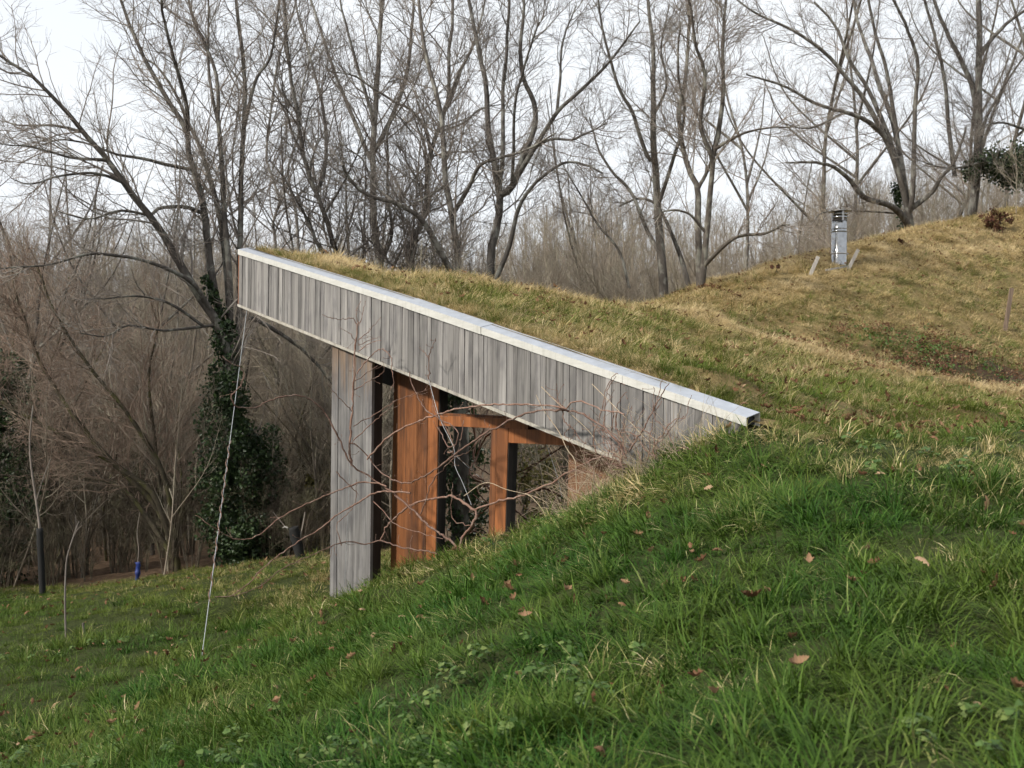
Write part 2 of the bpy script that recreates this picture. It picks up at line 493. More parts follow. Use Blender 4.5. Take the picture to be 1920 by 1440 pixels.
def leafmat(name, stops, rough=.6, trans=.35, spec=.3):
    m = bpy.data.materials.new(name); m.use_nodes = True
    nt = m.node_tree; nt.nodes.clear(); t = NT(nt)
    o = t.n('ShaderNodeOutputMaterial'); b = t.n('ShaderNodeBsdfPrincipled'); tr = t.n('ShaderNodeBsdfTranslucent'); mx = t.n('ShaderNodeMixShader', i_0=trans)
    a = t.n('ShaderNodeAttribute', attribute_name='tint')
    c = t.ramp(a.outputs['Fac'], stops)
    t.l(c, b.inputs['Base Color']); t.l(c, tr.inputs[0])
    b.inputs['Roughness'].default_value = rough; b.inputs['Specular IOR Level'].default_value = spec
    t.l(b.outputs[0], mx.inputs[1]); t.l(tr.outputs[0], mx.inputs[2]); t.l(mx.outputs[0], o.inputs[0])
    return m
M_ivy = leafmat('ivy_leaf', [(0, (.010, .020, .007)), (.6, (.024, .046, .014)), (1, (.055, .09, .028))], .5, .2, .4)
M_deadleaf = leafmat('dead_oak_leaf', [(0, (.08, .04, .02)), (.4, (.19, .10, .055)), (.75, (.33, .21, .125)), (1, (.46, .33, .22))], .8, .25, .15)
M_redleaf = leafmat('red_brown_leaf', [(0, (.05, .022, .014)), (.6, (.12, .05, .032)), (1, (.10, .10, .035))], .7, .2, .2)

def grassmat(name):
    m = bpy.data.materials.new(name); m.use_nodes = True
    nt = m.node_tree; nt.nodes.clear(); t = NT(nt)
    o = t.n('ShaderNodeOutputMaterial'); b = t.n('ShaderNodeBsdfPrincipled'); tr = t.n('ShaderNodeBsdfTranslucent'); mx = t.n('ShaderNodeMixShader', i_0=.3)
    a = t.n('ShaderNodeAttribute', attribute_name='tint').outputs['Fac']
    d = t.n('ShaderNodeAttribute', attribute_name='dry', attribute_type='INSTANCER').outputs['Fac']
    h = t.n('ShaderNodeAttribute', attribute_name='hue', attribute_type='INSTANCER').outputs['Fac']
    g1 = t.ramp(a, [(0, (.010, .035, .005)), (.45, (.032, .090, .010)), (.85, (.066, .148, .019)), (1, (.17, .23, .07))])
    g2 = t.ramp(a, [(0, (.065, .085, .014)), (.5, (.135, .165, .028)), (.85, (.20, .225, .048)), (1, (.32, .30, .12))])
    dr = t.ramp(a, [(0, (.17, .11, .05)), (.45, (.47, .35, .16)), (.8, (.60, .475, .255)), (1, (.70, .59, .39))])
    pos = geo_pos(t)
    d = t.math('ADD', d, t.math('MULTIPLY', t.math('SUBTRACT', t.noise(pos, 2.2, 4, .65), .5), 1.35))
    h = t.math('ADD', h, t.math('MULTIPLY', t.math('SUBTRACT', t.noise(pos, 1.3, 3, .6), .5), 1.6))
    f = t.math('ADD', d, t.math('MULTIPLY', t.math('SUBTRACT', a, .5), .72))
    fr = t.ramp(f, [(.35, (0, 0, 0)), (.65, (1, 1, 1))])
    g = t.mix(h, g1, g2)
    pale = t.ramp(d, [(.75, (0, 0, 0)), (1.0, (.75, .75, .75))])
    dr = t.mix(pale, dr, (.66, .54, .33))
    c = t.mix(fr, g, dr)
    t.l(c, b.inputs['Base Color']); t.l(c, tr.inputs[0])
    b.inputs['Roughness'].default_value = .6; b.inputs['Specular IOR Level'].default_value = .16
    t.l(b.outputs[0], mx.inputs[1]); t.l(tr.outputs[0], mx.inputs[2]); t.l(mx.outputs[0], o.inputs[0])
    return m
M_grass = grassmat('grass_blades')

def groundmat(name, a, b_, c_, scale):
    m, nt, b = mat(name); t = NT(nt); p = geo_pos(t)
    f = t.noise(p, scale, 6, .7); g = t.noise(p, scale * .22, 3)
    col = t.ramp(f, [(.3, a), (.5, b_), (.72, c_)])
    col = t.mix(1.0, col, t.ramp(g, [(.3, (.7, .72, .7)), (.7, (1.2, 1.15, 1.1))]), 'MULTIPLY')
    t.l(col, b.inputs['Base Color']); b.inputs['Roughness'].default_value = .95; b.inputs['Specular IOR Level'].default_value = .1
    t.bump(f, b, .8, .03)
    return m
def lawnmat():
    """green turf soil near the house turning to brown leaf floor under the wood"""
    m, nt, b = mat('turf_and_leaf_floor'); t = NT(nt); p = geo_pos(t)
    f = t.noise(p, 22, 6, .7)
    gr = t.ramp(f, [(.3, (.018, .022, .008)), (.5, (.035, .045, .014)), (.72, (.05, .055, .02))])
    lf = t.ramp(t.noise(p, 9, 6, .75), [(.3, (.05, .032, .020)), (.5, (.12, .08, .052)), (.72, (.22, .15, .10))])
    a = t.n('ShaderNodeAttribute', attribute_name='wood').outputs['Fac']
    col = t.mix(a, gr, lf)
    t.l(col, b.inputs['Base Color']); b.inputs['Roughness'].default_value = .95; b.inputs['Specular IOR Level'].default_value = .1
    t.bump(f, b, .8, .03)
    return m
M_lawn = lawnmat()
def turfmat():
    m, nt, b = mat('dry_turf_soil'); t = NT(nt); p = geo_pos(t)
    f = t.noise(p, 16, 6, .7); g = t.noise(p, 3.5, 3)
    col = t.ramp(f, [(.3, (.08, .06, .028)), (.5, (.17, .13, .062)), (.72, (.27, .21, .105))])
    col = t.mix(1.0, col, t.ramp(g, [(.3, (.7, .72, .7)), (.7, (1.2, 1.15, 1.1))]), 'MULTIPLY')
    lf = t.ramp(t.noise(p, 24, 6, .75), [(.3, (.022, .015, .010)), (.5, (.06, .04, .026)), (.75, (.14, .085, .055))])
    col = t.mix(t.n('ShaderNodeAttribute', attribute_name='mould_shade').outputs['Fac'], col, lf)
    t.l(col, b.inputs['Base Color']); b.inputs['Roughness'].default_value = .95; b.inputs['Specular IOR Level'].default_value = .1
    t.bump(f, b, .8, .03)
    return m
M_turf = turfmat()

def glassmat():
    m = bpy.data.materials.new('window_glass'); m.use_nodes = True
    nt = m.node_tree; nt.nodes.clear(); t = NT(nt)
    o = t.n('ShaderNodeOutputMaterial'); g = t.n('ShaderNodeBsdfGlossy', i_Roughness=.0); g.inputs[0].default_value = (.9, .92, .9, 1)
    tr = t.n('ShaderNodeBsdfTransparent'); tr.inputs[0].default_value = (.55, .58, .56, 1)
    fr = t.n('ShaderNodeFresnel', i_IOR=1.6); mx = t.n('ShaderNodeMixShader')
    t.l(t.math('ADD', t.math('MULTIPLY', fr.outputs[0], 1.2), .68), mx.inputs[0])
    t.l(tr.outputs[0], mx.inputs[1]); t.l(g.outputs[0], mx.inputs[2]); t.l(mx.outputs[0], o.inputs[0])
    return m
M_glass = glassmat()

# ------------------------------------------------------------------ terrain
def grid_mesh(name, X, Y, Z, keep, mat_, attrs=None):
    ny, nx = X.shape
    idx = np.arange(ny * nx).reshape(ny, nx)
    Q = np.stack([idx[:-1, :-1], idx[:-1, 1:], idx[1:, 1:], idx[1:, :-1]], -1).reshape(-1, 4)
    k = keep[:-1, :-1] & keep[:-1, 1:] & keep[1:, 1:] & keep[1:, :-1]
    Q = Q[k.ravel()]
    V = np.c_[X.ravel(), Y.ravel(), Z.ravel()]
    used = np.zeros(len(V), bool); used[Q.ravel()] = True
    new = np.cumsum(used) - 1
    at = {a: (ty, d.ravel()[used]) for a, (ty, d) in (attrs or {}).items()}
    return mesh_np(name, V[used], new[Q], mat_, True, at)
gx = np.unique(np.r_[-900, -500, -300, -180, -120, -80, np.arange(-60, -12, 2.0), np.arange(-12, 9, .11), np.arange(9, 60, 2.0), 80, 120, 180, 300, 500, 900])
gy = np.unique(np.r_[-300, -120, -60, np.arange(-40, 0, 2.5), np.arange(0, 20, .11), np.arange(20, 60, 1.5), 70, 80, 100, 130, 180, 300, 600, 1200])
GX, GY = np.meshgrid(gx, gy)
GZ = zA(GX, GY)
gs, gw = sw(np.stack([GX, GY], -1))
keepA = ~(((gw > .95) & (gs > 1.6) & (gs < 7.15) & (gw < 40)) | ((gw > .12) & (gs > 4.1) & (gs < 7.15) & (gw < 40)))
def woodland(x, y):
    n = fbm(x * .6, y * .6, NB) * 1.2
    return np.clip(smooth(16.2, 17.6, y + n + .06 * x) + smooth(-10.5, -12.5, x + n) + smooth(-9, -11, y), 0, 1)
ground = link('ground', grid_mesh('ground', GX, GY, GZ, keepA, M_lawn, {'wood': ('FLOAT', woodland(GX, GY))}))
tag(ground, 'sloping green lawn and bank running down to the brown woodland floor', kind='structure')
bs_ = np.unique(np.r_[np.arange(-9, S_END + .05, .1)]); bw_ = np.unique(np.r_[.09, np.arange(.15, 14, .12), np.arange(14, 42, .6)])
BS, BW = np.meshgrid(bs_, bw_)
BZ = zB(BS, BW)
BX, BY = xy(BS, BW)
keepB = (BS > -.01) | (BW > 6.9 - .0 * BS)
turf = link('turf_roof_terrain', grid_mesh('turf_roof_terrain', BX, BY, BZ, keepB, M_turf, {'mould_shade': ('FLOAT', mould_shade(BS, BW))}))
tag(turf, 'dry turf covering the sloping roof and rising to the earth mound on the right', kind='structure')

# ------------------------------------------------------------------ the house
hx, hy = xy(2.0, 0.3)
HOUSE = empty('earth_sheltered_house', (hx, hy, float(zA0(hx, hy))),
              'low timber house under a turf roof with grey boarded fascia and pale metal edge', 'house')
core = []
fv, fq = swbox(0.004, 6.58, botz(0) + .03, capz(0) - .03, botz(6.58) + .03, capz(6.58) - .03, .024, .05)
FASCIA = pobj('fascia', fv, fq, M_dark, HOUSE)
s = 0.0
while s < 6.55:
    wd = float(np.clip(rng.normal(.069, .015), .042, .105))
    e = min(s + wd, 6.6)
    pr = float(rng.uniform(0, .010))
    v, q = swbox(s + .0018, e - .0020, botz(s) + .028, capz(s) - .05, botz(e) + .028, capz(e) - .05, -pr, .023)
    pobj('fascia_board', v, q, M_board, FASCIA)
    s = e
v, q = swbox(-.02, 6.2, botz(-.02), botz(-.02) + .026, botz(6.2), botz(6.2) + .026, -.014, .05)
pobj('bottom_trim', v, q, M_trim, FASCIA)
v, q = swbox(-.022, -.004, botz(0) + .028, capz(0) - .06, botz(0) + .028, capz(0) - .06, -.006, .06)
pobj('corner_board', v, q, M_frame, FASCIA)

joints = [float(sw(onw(px, 468 + .33 * (px - 450), 0))[0]) for px in (450, 667, 765, 905, 1170, 1403)]
joints[0] = -.02
for i in range(len(joints) - 1):
    a, b = joints[i] + .0015, joints[i + 1] - .0015
    big = .003 if i == 2 else 0.0
    if i == 2: a -= .03
    parts = []
    ca, cb = float(capz(a)), float(capz(b))
    parts.append(swbox(a, b, ca - .056 - big, ca + big, cb - .056 - big, cb + big, -.018 - big, -.015))
    f = [SW(a, -.0148, ca - .003 + big), SW(b, -.0148, cb - .003 + big), SW(b, .125, cb + .030 + big), SW(a, .125, ca + .030 + big)]
    g = [p + [0, 0, .003] for p in f]
    topsheet = prism(f, g)
    parts.append(swbox(a, b, ca - .06, ca + .030, cb - .06, cb + .030, .1252, .128))
    v, q = merge(parts)
    CP = pobj('metal_capping', v, q, M_cap, HOUSE)
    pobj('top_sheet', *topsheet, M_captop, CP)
v, q = swbox(6.30, 6.63, capz(6.3) - .056, capz(6.3) - .006, capz(6.63) - .056, capz(6.63) - .006, -.012, .122)
pobj('capping_end_shade', v, q, M_black, HOUSE)  # black block standing in for the shade inside the hollow end
# deck under the turf, and the board along the front edge
dv = [SW(0.0, .052, botz(0) + .012), SW(5.6, .052, botz(5.6) + .012), SW(5.6, 6.6, botz(5.6) + .012), SW(0, 6.6, botz(0) + .012)]
v, q = prism(dv, [p + [0, 0, .05] for p in dv])
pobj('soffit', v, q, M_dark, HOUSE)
ww = np.linspace(.055, 6.9, 40)
zt = zB(np.zeros(40), ww) - .035
V = []
for k in range(40):
    for ss in (-.022, -.001):
        V += [SW(ss, ww[k], float(botz(0)) + .015), SW(ss, ww[k], float(zt[k]))]
V = np.array(V); Q = []
for k in range(39):
    o = 4 * k
    Q += [(o, o + 4, o + 5, o + 1), (o + 2, o + 3, o + 7, o + 6), (o + 1, o + 5, o + 7, o + 3), (o, o + 2, o + 6, o + 4)]
pobj('front_edge_board', V, np.array(Q), M_board, HOUSE)

def s_at(px, py, w):
    return float(sw(onw(px, py, w))[0])
def gz(p): return float(zA0(p[0], p[1]))
# grey post under the fascia
s0, s1 = s_at(621, 850, .03), s_at(696, 850, .03)
zb = float(zA0(*xy((s0 + s1) / 2, .07))) - .3
POST = None
w_ = s1 - s0
cuts = [(s0, s0 + .16 * w_, .030), (s0 + .16 * w_ + .003, s0 + .83 * w_, .036), (s0 + .83 * w_ + .003, s1, .030)]
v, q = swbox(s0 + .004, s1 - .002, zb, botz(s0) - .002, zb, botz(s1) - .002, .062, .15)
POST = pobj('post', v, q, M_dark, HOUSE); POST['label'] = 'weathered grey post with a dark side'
for a, b, fw in cuts:
    v, q = swbox(a, b, zb, botz(a) + .002, zb, botz(b) + .002, fw, .060)
    pobj('facing_plank', v, q, M_greypost, POST)
def pxbox(c, w0, w1):
    f = [onw(x, y, w0) for x, y in c]
    return prism(f, [p + NV * (w1 - w0) for p in f])
# brown post, window frames and panes, all on the wall plane behind the fascia
v, q = pxbox([(731, 1140), (796, 1140), (803, 700), (739, 690)], .30, .42)
BP = pobj('post', v, q, M_brown, HOUSE); BP['label'] = 'reddish brown oiled timber post'
v, q = pxbox([(700, 712), (860, 770), (860, 700), (700, 650)], .44, .56)
pobj('beam', v, q, M_dark, HOUSE)
WIN = None
v, q = pxbox([(797, 1120), (815, 1120), (823, 700), (804, 700)], .305, .43)
WIN = pobj('window', v, q, M_frame, HOUSE)
def wpart(name, c, w0, w1, m):
    v, q = pxbox(c, w0, w1); return pobj(name, v, q, m, WIN)
wpart('transom', [(823.5, 798), (990, 806), (990, 787), (824, 779)], .31, .43, M_frame)
wpart('frame_cap', [(824, 778.5), (1000, 788), (1000, 782.5), (824, 774)], .33, .44, M_brown)
wpart('stile', [(925, 1080), (944, 1080), (953, 803), (933, 801)], .30, .43, M_frame)
wpart('outer_stile', [(914, 1080), (924.6, 1080), (932.6, 802), (921, 801)], .325, .43, M_brown)
wpart('head_rail', [(953.5, 830), (1080, 836), (1080, 808), (954, 804.5)], .304, .43, M_frame)
wpart('reveal_strip', [(815.4, 1120), (817, 1120), (825, 800), (823.4, 799)], .308, .42, M_dark)  # dark strips laid over the frames' side faces
wpart('reveal_strip', [(944.4, 1080), (946, 1080), (954.9, 831), (953.4, 831)], .304, .42, M_dark)
wpart('reveal_strip', [(823.5, 773), (825, 773), (826, 700), (824.4, 700)], .308, .42, M_dark)
wpart('end_jamb', [(1062, 1000), (1150, 1000), (1150, 800), (1068, 800)], .33, .43, M_panel)
for c in ([(800, 1120), (935, 1120), (935, 790), (800, 790)], [(935.5, 1060), (1075, 1060), (1075, 815), (935.5, 815)],
          [(815, 789.5), (1010, 789.5), (1010, 690), (815, 690)]):
    f = [onw(x, y, .352) for x, y in c]
    o = pobj('glass_pane', np.array(f), np.array([(0, 1, 2, 3)]), M_glass, WIN)
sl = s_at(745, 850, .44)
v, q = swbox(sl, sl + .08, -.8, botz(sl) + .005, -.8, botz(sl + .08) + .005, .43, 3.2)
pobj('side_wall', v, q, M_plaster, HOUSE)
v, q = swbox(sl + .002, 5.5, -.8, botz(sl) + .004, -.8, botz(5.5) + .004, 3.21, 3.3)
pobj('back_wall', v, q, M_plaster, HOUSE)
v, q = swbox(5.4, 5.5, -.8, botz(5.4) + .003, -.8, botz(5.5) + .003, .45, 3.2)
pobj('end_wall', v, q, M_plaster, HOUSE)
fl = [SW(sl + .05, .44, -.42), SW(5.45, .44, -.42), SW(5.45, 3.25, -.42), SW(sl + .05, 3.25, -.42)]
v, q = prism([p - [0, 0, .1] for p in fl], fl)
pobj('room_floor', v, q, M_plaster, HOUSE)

# ------------------------------------------------------------------ flue on the mound
def lathe(prof, n=32, cx=0, cy=0):
    a = np.arange(n) * 2 * math.pi / n
    V = np.array([(cx + r * math.cos(t), cy + r * math.sin(t), z) for r, z in prof for t in a])
    k = len(prof); Q = []
    for i in range(k - 1):
        for j in range(n):
            Q.append((i * n + j, i * n + (j + 1) % n, (i + 1) * n + (j + 1) % n, (i + 1) * n + j))
    return V, np.array(Q)
fp = hit(1573, 494)
def px_m(p):  # metres per picture pixel at a point
    return float(np.dot(p - C, F)) / FPX
u = px_m(fp)
FLUE = empty('flue_pipe', fp, 'shiny stainless steel flue pipe with a flat rain cap standing on the mound', 'flue pipe')
fx, fy, fz = fp
rr = 14.2 * u
v, q = lathe([(rr, -.25), (rr, 58 * u), (rr * .98, 58.2 * u), (rr * .98, 60 * u)]); pobj('lower_section', v + fp, q, M_steel, FLUE, True)
v, q = lathe([(rr * .985, 60 * u), (rr * .985, 79 * u), (rr * .8, 79.3 * u)]); pobj('upper_section', v + fp, q, M_steel, FLUE, True)
for zc, hh in ((18, 3.2), (59.5, 3), (64.5, 2.2)):
    v, q = lathe([(rr, (zc - hh / 2) * u), (rr * 1.06, (zc - hh / 2 + .6) * u), (rr * 1.06, (zc + hh / 2 - .6) * u), (rr, (zc + hh / 2) * u)])
    pobj('clamp_band', v + fp, q, M_steel_dull if zc < 30 else M_steel, FLUE, True)
v, q = swbox(0, .001, 0, 1, 0, 1, 0, .001)
bx = np.array([[-.02, -.02, -.012], [.02, -.02, -.012], [.02, .02, -.012], [-.02, .02, -.012], [-.02, -.02, .012], [.02, -.02, .012], [.02, .02, .012], [-.02, .02, .012]])
pobj('clamp_bolt', bx + fp + np.array([rr * 1.02, -.03, 18 * u]), BOXQ, M_steel_dull, FLUE)
v, q = lathe([(rr * .75, 79.5 * u), (rr * .98, 80 * u), (rr * .98, 81.5 * u), (rr * .7, 82 * u)]); pobj('outlet_collar', v + fp, q, M_rust, FLUE, True)
v, q = lathe([(rr * .7, 80 * u), (rr * .7, 96 * u)]); pobj('inner_pipe', v + fp, q, M_rust, FLUE, True)
for zc in (86, 92):
    v, q = lathe([(rr * 1.02, (zc - 1.6) * u), (rr * 1.06, (zc - 1) * u), (rr * 1.06, (zc + 1) * u), (rr * 1.02, (zc + 1.6) * u)])
    pobj('cowl_ring', v + fp, q, M_steel, FLUE, True)
for k in range(4):
    a = math.radians(-80 + 90 * k)
    c_ = np.array([math.cos(a), math.sin(a), 0]); t_ = np.array([-c_[1], c_[0], 0])
    f = [fp + c_ * rr * 1.065 + t_ * dx * u + np.array([0, 0, z * u]) for dx, z in ((-2, 79), (2, 79), (2, 97), (-2, 97))]
    v, q = prism(f, [p - c_ * .004 for p in f]); pobj('cowl_strap', v, q, M_steel_dull, FLUE)
v, q = lathe([(.001, 98 * u), (rr * 1.45, 97 * u), (rr * 1.47, 97.8 * u), (rr * .8, 99.6 * u), (.001, 100 * u)]); v = v + np.c_[np.zeros((len(v), 2)), v[:, 0] * .06]
pobj('rain_cap', v + fp, q, M_steel_dull, FLUE, True)

# stakes and lath round the flue, stake at the right edge
def stick(name, a, b, wid, thk, m, label, cat, group=None):
    a = np.array(a, float); b = np.array(b, float); d = b - a; d /= np.linalg.norm(d)
    sd = np.cross(d, F); sd /= np.linalg.norm(sd); dp = np.cross(sd, d)
    f = [a - sd * wid / 2, a + sd * wid / 2, b + sd * wid * .46, b - sd * wid * .5]
    v, q = prism([p - dp * thk / 2 for p in f], [p + dp * thk / 2 for p in f])
    o = pobj(name, v, q, m); return tag(o, label, cat, group)
def stake(x0, y0, x1, y1, wpx, thk, label, name='wooden_stake', cat='stake', group='wooden stakes on the mound', dd=0.0):
    a_ = hit(x0, y0 + 2); d_ = float(np.dot(a_ - C, F))
    stick(name, P(x0, y0 + 3, d_), P(x1, y1, d_ + dd), wpx * d_ / FPX, thk, M_greypost if x0 > 1800 else M_lath, label, cat, group)
stake(1519, 513, 1534, 481, 6.5, .03, 'short pale wooden stake leaning left of the steel flue pipe')
stake(1590, 503, 1609, 468, 6, .03, 'short pale wooden stake leaning right of the steel flue pipe')
stake(1884, 618, 1897, 540, 7, .04, 'weathered wooden stake leaning in the turf near the right edge')
la = hit(1548, 512); lb = hit(1590, 505)
stick('wooden_lath', la + [0, 0, .05], lb + [0, 0, .06], 3.5 * u, .02, M_lath, 'pale wooden lath lying in the grass in front of the flue pipe', 'lath')

# ------------------------------------------------------------------ trees
def norm(a): return a / (np.linalg.norm(a, axis=-1, keepdims=True) + 1e-9)
def kids(Pp, Rp, n, tmin, tmax, lf, lmin, ang, up, N, wob, rratio, rmin, r, out=None):
    """n side branches off a set of branches"""
    B, K, _ = Pp.shape
    L = np.linalg.norm(np.diff(Pp, axis=1), axis=2).sum(1)
    pi = r.choice(B, n, p=L / L.sum())
    t = tmin + (tmax - tmin) * r.random(n) ** .85
    x = t * (K - 1); i = np.minimum(x.astype(int), K - 2); fr = (x - i)[:, None]
    o = Pp[pi, i] * (1 - fr) + Pp[pi, i + 1] * fr
    T = norm(Pp[pi, i + 1] - Pp[pi, i])
    rp = Rp[pi, i] * (1 - fr[:, 0]) + Rp[pi, i + 1] * fr[:, 0]
    rv = r.normal(size=(n, 3)); rv -= (rv * T).sum(1, keepdims=True) * T; rv = norm(rv)
    a = np.radians(r.uniform(*ang, n))[:, None]
    d = norm(np.cos(a) * T + np.sin(a) * rv)
    ln = np.maximum(lf * L[pi] * (1.15 - .75 * t) * r.uniform(.45, 1.15, n), lmin * r.uniform(.6, 1.3, n))
    pts = np.empty((n, N, 3)); pts[:, 0] = o
    st = (ln / (N - 1))[:, None]
    for k in range(1, N):
        pts[:, k] = pts[:, k - 1] + d * st
        d = norm(d + np.array([0, 0, up / N]) + r.normal(0, wob, (n, 3)))
    r0 = np.maximum(np.minimum(rp * rratio, ln * .0062 + rmin * .6), rmin)
    R = r0[:, None] * np.linspace(1, .42, N)[None]
    return pts, R
def grow(limbs, r, n1, n2, n3, up=.5, wob=.16, lf=(.30, .55, .5), lmin=(.8, .4, .22), rmin=(.006, .0034, .0023), ang=(25, 60), t0=.32):
    """limbs: list of (points, r0, r1) -> trunk mesh and crown mesh"""
    P0 = []; Rr = []
    for pts, r0, r1 in limbs:
        p = spline(pts, 26)
        n = len(p)
        j = r.normal(0, 1, (n, 3)); j = (j + np.roll(j, 1, 0) + np.roll(j, -1, 0)) / 3
        p = p + j * min(r0 * .35, .03) * np.linspace(0, 1, n)[:, None]
        P0.append(p); Rr.append(np.linspace(0, 1, n) * (r1 - r0) + r0)
    P0 = np.array(P0); Rr = np.array(Rr)
    # roots flare a little
    tv = tubes(P0, Rr, 8)
    p1, q1 = kids(P0, Rr, n1, t0, 1, lf[0], lmin[0], ang, up, 9, wob * .8, .62, rmin[0], r)
    p2, q2 = kids(p1, q1, n2, .12, 1, lf[1], lmin[1], (25, 65), up * .6, 5, wob, .7, rmin[1], r)
    p3, q3 = kids(p2, q2, n3, .15, 1, lf[2], lmin[2], (25, 60), up * .4, 3, wob, .8, rmin[2], r)
    cv = merge([tubes(p1, q1, 5), tubes(p2, q2, 3), tubes(p3, q3, 3)])
    return tv, cv
def leaf_cards(cen, r, size, up=.3, fold=.25):
    """small folded leaves, one quad each, at the given points"""
    n = len(cen)
    a = norm(r.normal(size=(n, 3)) + np.array([0, 0, -up])); b = norm(np.cross(a, r.normal(size=(n, 3))))
    c = np.cross(a, b); sz = (size * r.uniform(.6, 1.25, n))[:, None]
    V = np.stack([cen - a * sz * .5, cen + b * sz * .42 + c * sz * fold * .5, cen + a * sz * .6, cen - b * sz * .42 + c * sz * fold * .5], 1).reshape(-1, 3)
    return V, np.arange(4 * n).reshape(n, 4), np.repeat(r.random(n), 4)
def leaves_obj(name, cen, r, size, m, parent, up=.3):
    V, Q, tint = leaf_cards(cen, r, size, up)
    off = bpy_loc[parent.name] if parent is not None else np.zeros(3)
    me = mesh_np(name, V - off, Q, m, False, {'tint': ('FLOAT', tint)})
    return link(name, me, parent)

def traced_tree(name, label, depth, limbs, n1, n2, n3, seed, mt=None, mc=None, group='bare trees behind the turf roof', cat='tree', **kw):
    """limbs: list of (list of picture points, start radius px, end radius px[, depth drift])"""
    r = np.random.default_rng(seed)
    L = []; done = []
    for lb in limbs:
        pts, a, b = lb[:3]
        dr = lb[3] if len(lb) > 3 else r.uniform(-1.6, 1.6)
        n = len(pts); w = []; dep0 = depth
        if done:
            al_ = np.vstack(done); dd_ = np.hypot(al_[:, 0] - pts[0][0], al_[:, 1] - pts[0][1]); m_ = int(dd_.argmin())
            if dd_[m_] < 40: dep0 = al_[m_, 2]; pts = [(al_[m_, 0], al_[m_, 1])] + list(pts[1:])
        sp_ = spline([(x, y, dep0 + dr * k / max(1, n - 1)) for k, (x, y) in enumerate(pts)], 60); done.append(sp_)
        for k, (x, y) in enumerate(pts):
            w.append(P(x, y, dep0 + dr * k / max(1, n - 1)))
        L.append((w, a * .76 * depth / FPX, b * .76 * depth / FPX))
    # carry the first limb down to the ground
    p0 = np.array(L[0][0][0]); g = gnd(p0[0], p0[1])
    if p0[2] > g - .1:
        L[0] = ([np.array([p0[0], p0[1], g - .2])] + L[0][0], L[0][1] * 1.15, L[0][2])
    base = np.array([p0[0], p0[1], g])
    tv, cv = grow(L, r, int(n1 * 1.2), int(n2 * 1.55), int(n3 * 1.9), **kw)
    T = empty(name, base, label, cat, group)
    pobj('trunk', tv[0], tv[1], mt or M_bark, T, True)
    pobj('crown', cv[0], cv[1], mc or M_twig, T, True)
    return T
TREES = {}
# left: many-stemmed ivy tree beside the roof end
TREES['ivy'] = traced_tree('ivy_clad_tree', 'bare many-stemmed tree with ivy round its trunk left of the roof end', 17.5, [
    ([(436, 960), (434, 800), (432, 690), (405, 600), (370, 550), (320, 467), (293, 423), (260, 383), (233, 343), (200, 297), (157, 250), (117, 203), (93, 180), (57, 143), (27, 127), (-30, 85)], 16, 2.5, -1.5),
    ([(434, 740), (425, 650), (405, 560), (390, 467), (383, 400), (367, 333), (353, 283), (350, 243), (320, 200), (290, 143), (263, 90), (230, 17), (215, -40)], 12, 3, .5),
    ([(350, 245), (350, 200), (333, 133), (310, 50), (300, -30)], 6, 2.5),
    ([(434, 700), (428, 560), (420, 467), (407, 383), (383, 300), (367, 257), (335, 190), (300, 130), (270, 110)], 9, 2.5, 1.5),
    ([(438, 640), (430, 520), (423, 433), (417, 333), (410, 233), (407, 150), (383, 83), (360, 30), (350, -30)], 9, 2.5, .8),
    ([(445, 800), (447, 640), (450, 467), (453, 333), (457, 233), (457, 133), (447, 33), (443, -40)], 9, 4, 1.2),
    ([(455, 240), (480, 150), (507, 107), (520, 33), (528, -30)], 5, 2),
    ([(410, 240), (395, 160), (390, 80), (392, -20)], 4.5, 2),
    ([(353, 320), (310, 308), (267, 297), (220, 290), (180, 275), (120, 262), (60, 275)], 5, 1.2, -1),
    ([(383, 405), (345, 388), (300, 390), (280, 403), (230, 395), (170, 410), (110, 395)], 5.5, 1.2, -1),
    ([(388, 600), (360, 530), (290, 495), (225, 480), (165, 477), (95, 494), (0, 505)], 6, 1.5, -2),
    ([(392, 620), (340, 617), (300, 620), (240, 610), (200, 630), (150, 625)], 4, 1.2, -1.5),
    ([(380, 600), (320, 570), (260, 555), (200, 560), (140, 560)], 4, 1, -1.2),
    ([(233, 343), (180, 325), (110, 330), (60, 345), (20, 335)], 4, 1),
    ([(200, 297), (130, 295), (60, 275), (0, 270)], 4, 1),
    ([(157, 250), (100, 235), (40, 235), (-20, 220)], 4, 1),
    ([(462, 590), (500, 610), (560, 650), (600, 690), (640, 740)], 6, 3, 1.0),
], 280, 1700, 4600, 11, mt=M_bark_dark, lf=(.30, .5, .45))
TREES['t2'] = traced_tree('slender_forked_tree', 'slender forked grey tree behind the left part of the turf roof', 21, [
    ([(630, 500), (627, 467), (610, 407), (590, 363), (573, 317), (563, 267), (560, 213), (547, 150), (535, 60), (530, -30)], 9, 3),
    ([(597, 370), (607, 325), (612, 270), (605, 200), (590, 140), (580, 100), (560, 30), (550, -30)], 5, 2),
    ([(610, 500), (600, 467), (580, 417), (560, 383), (530, 330), (505, 300)], 4.5, 1.5),
    ([(610, 400), (640, 350), (665, 300), (690, 250)], 3.5, 1.2),
], 90, 650, 2000, 12)
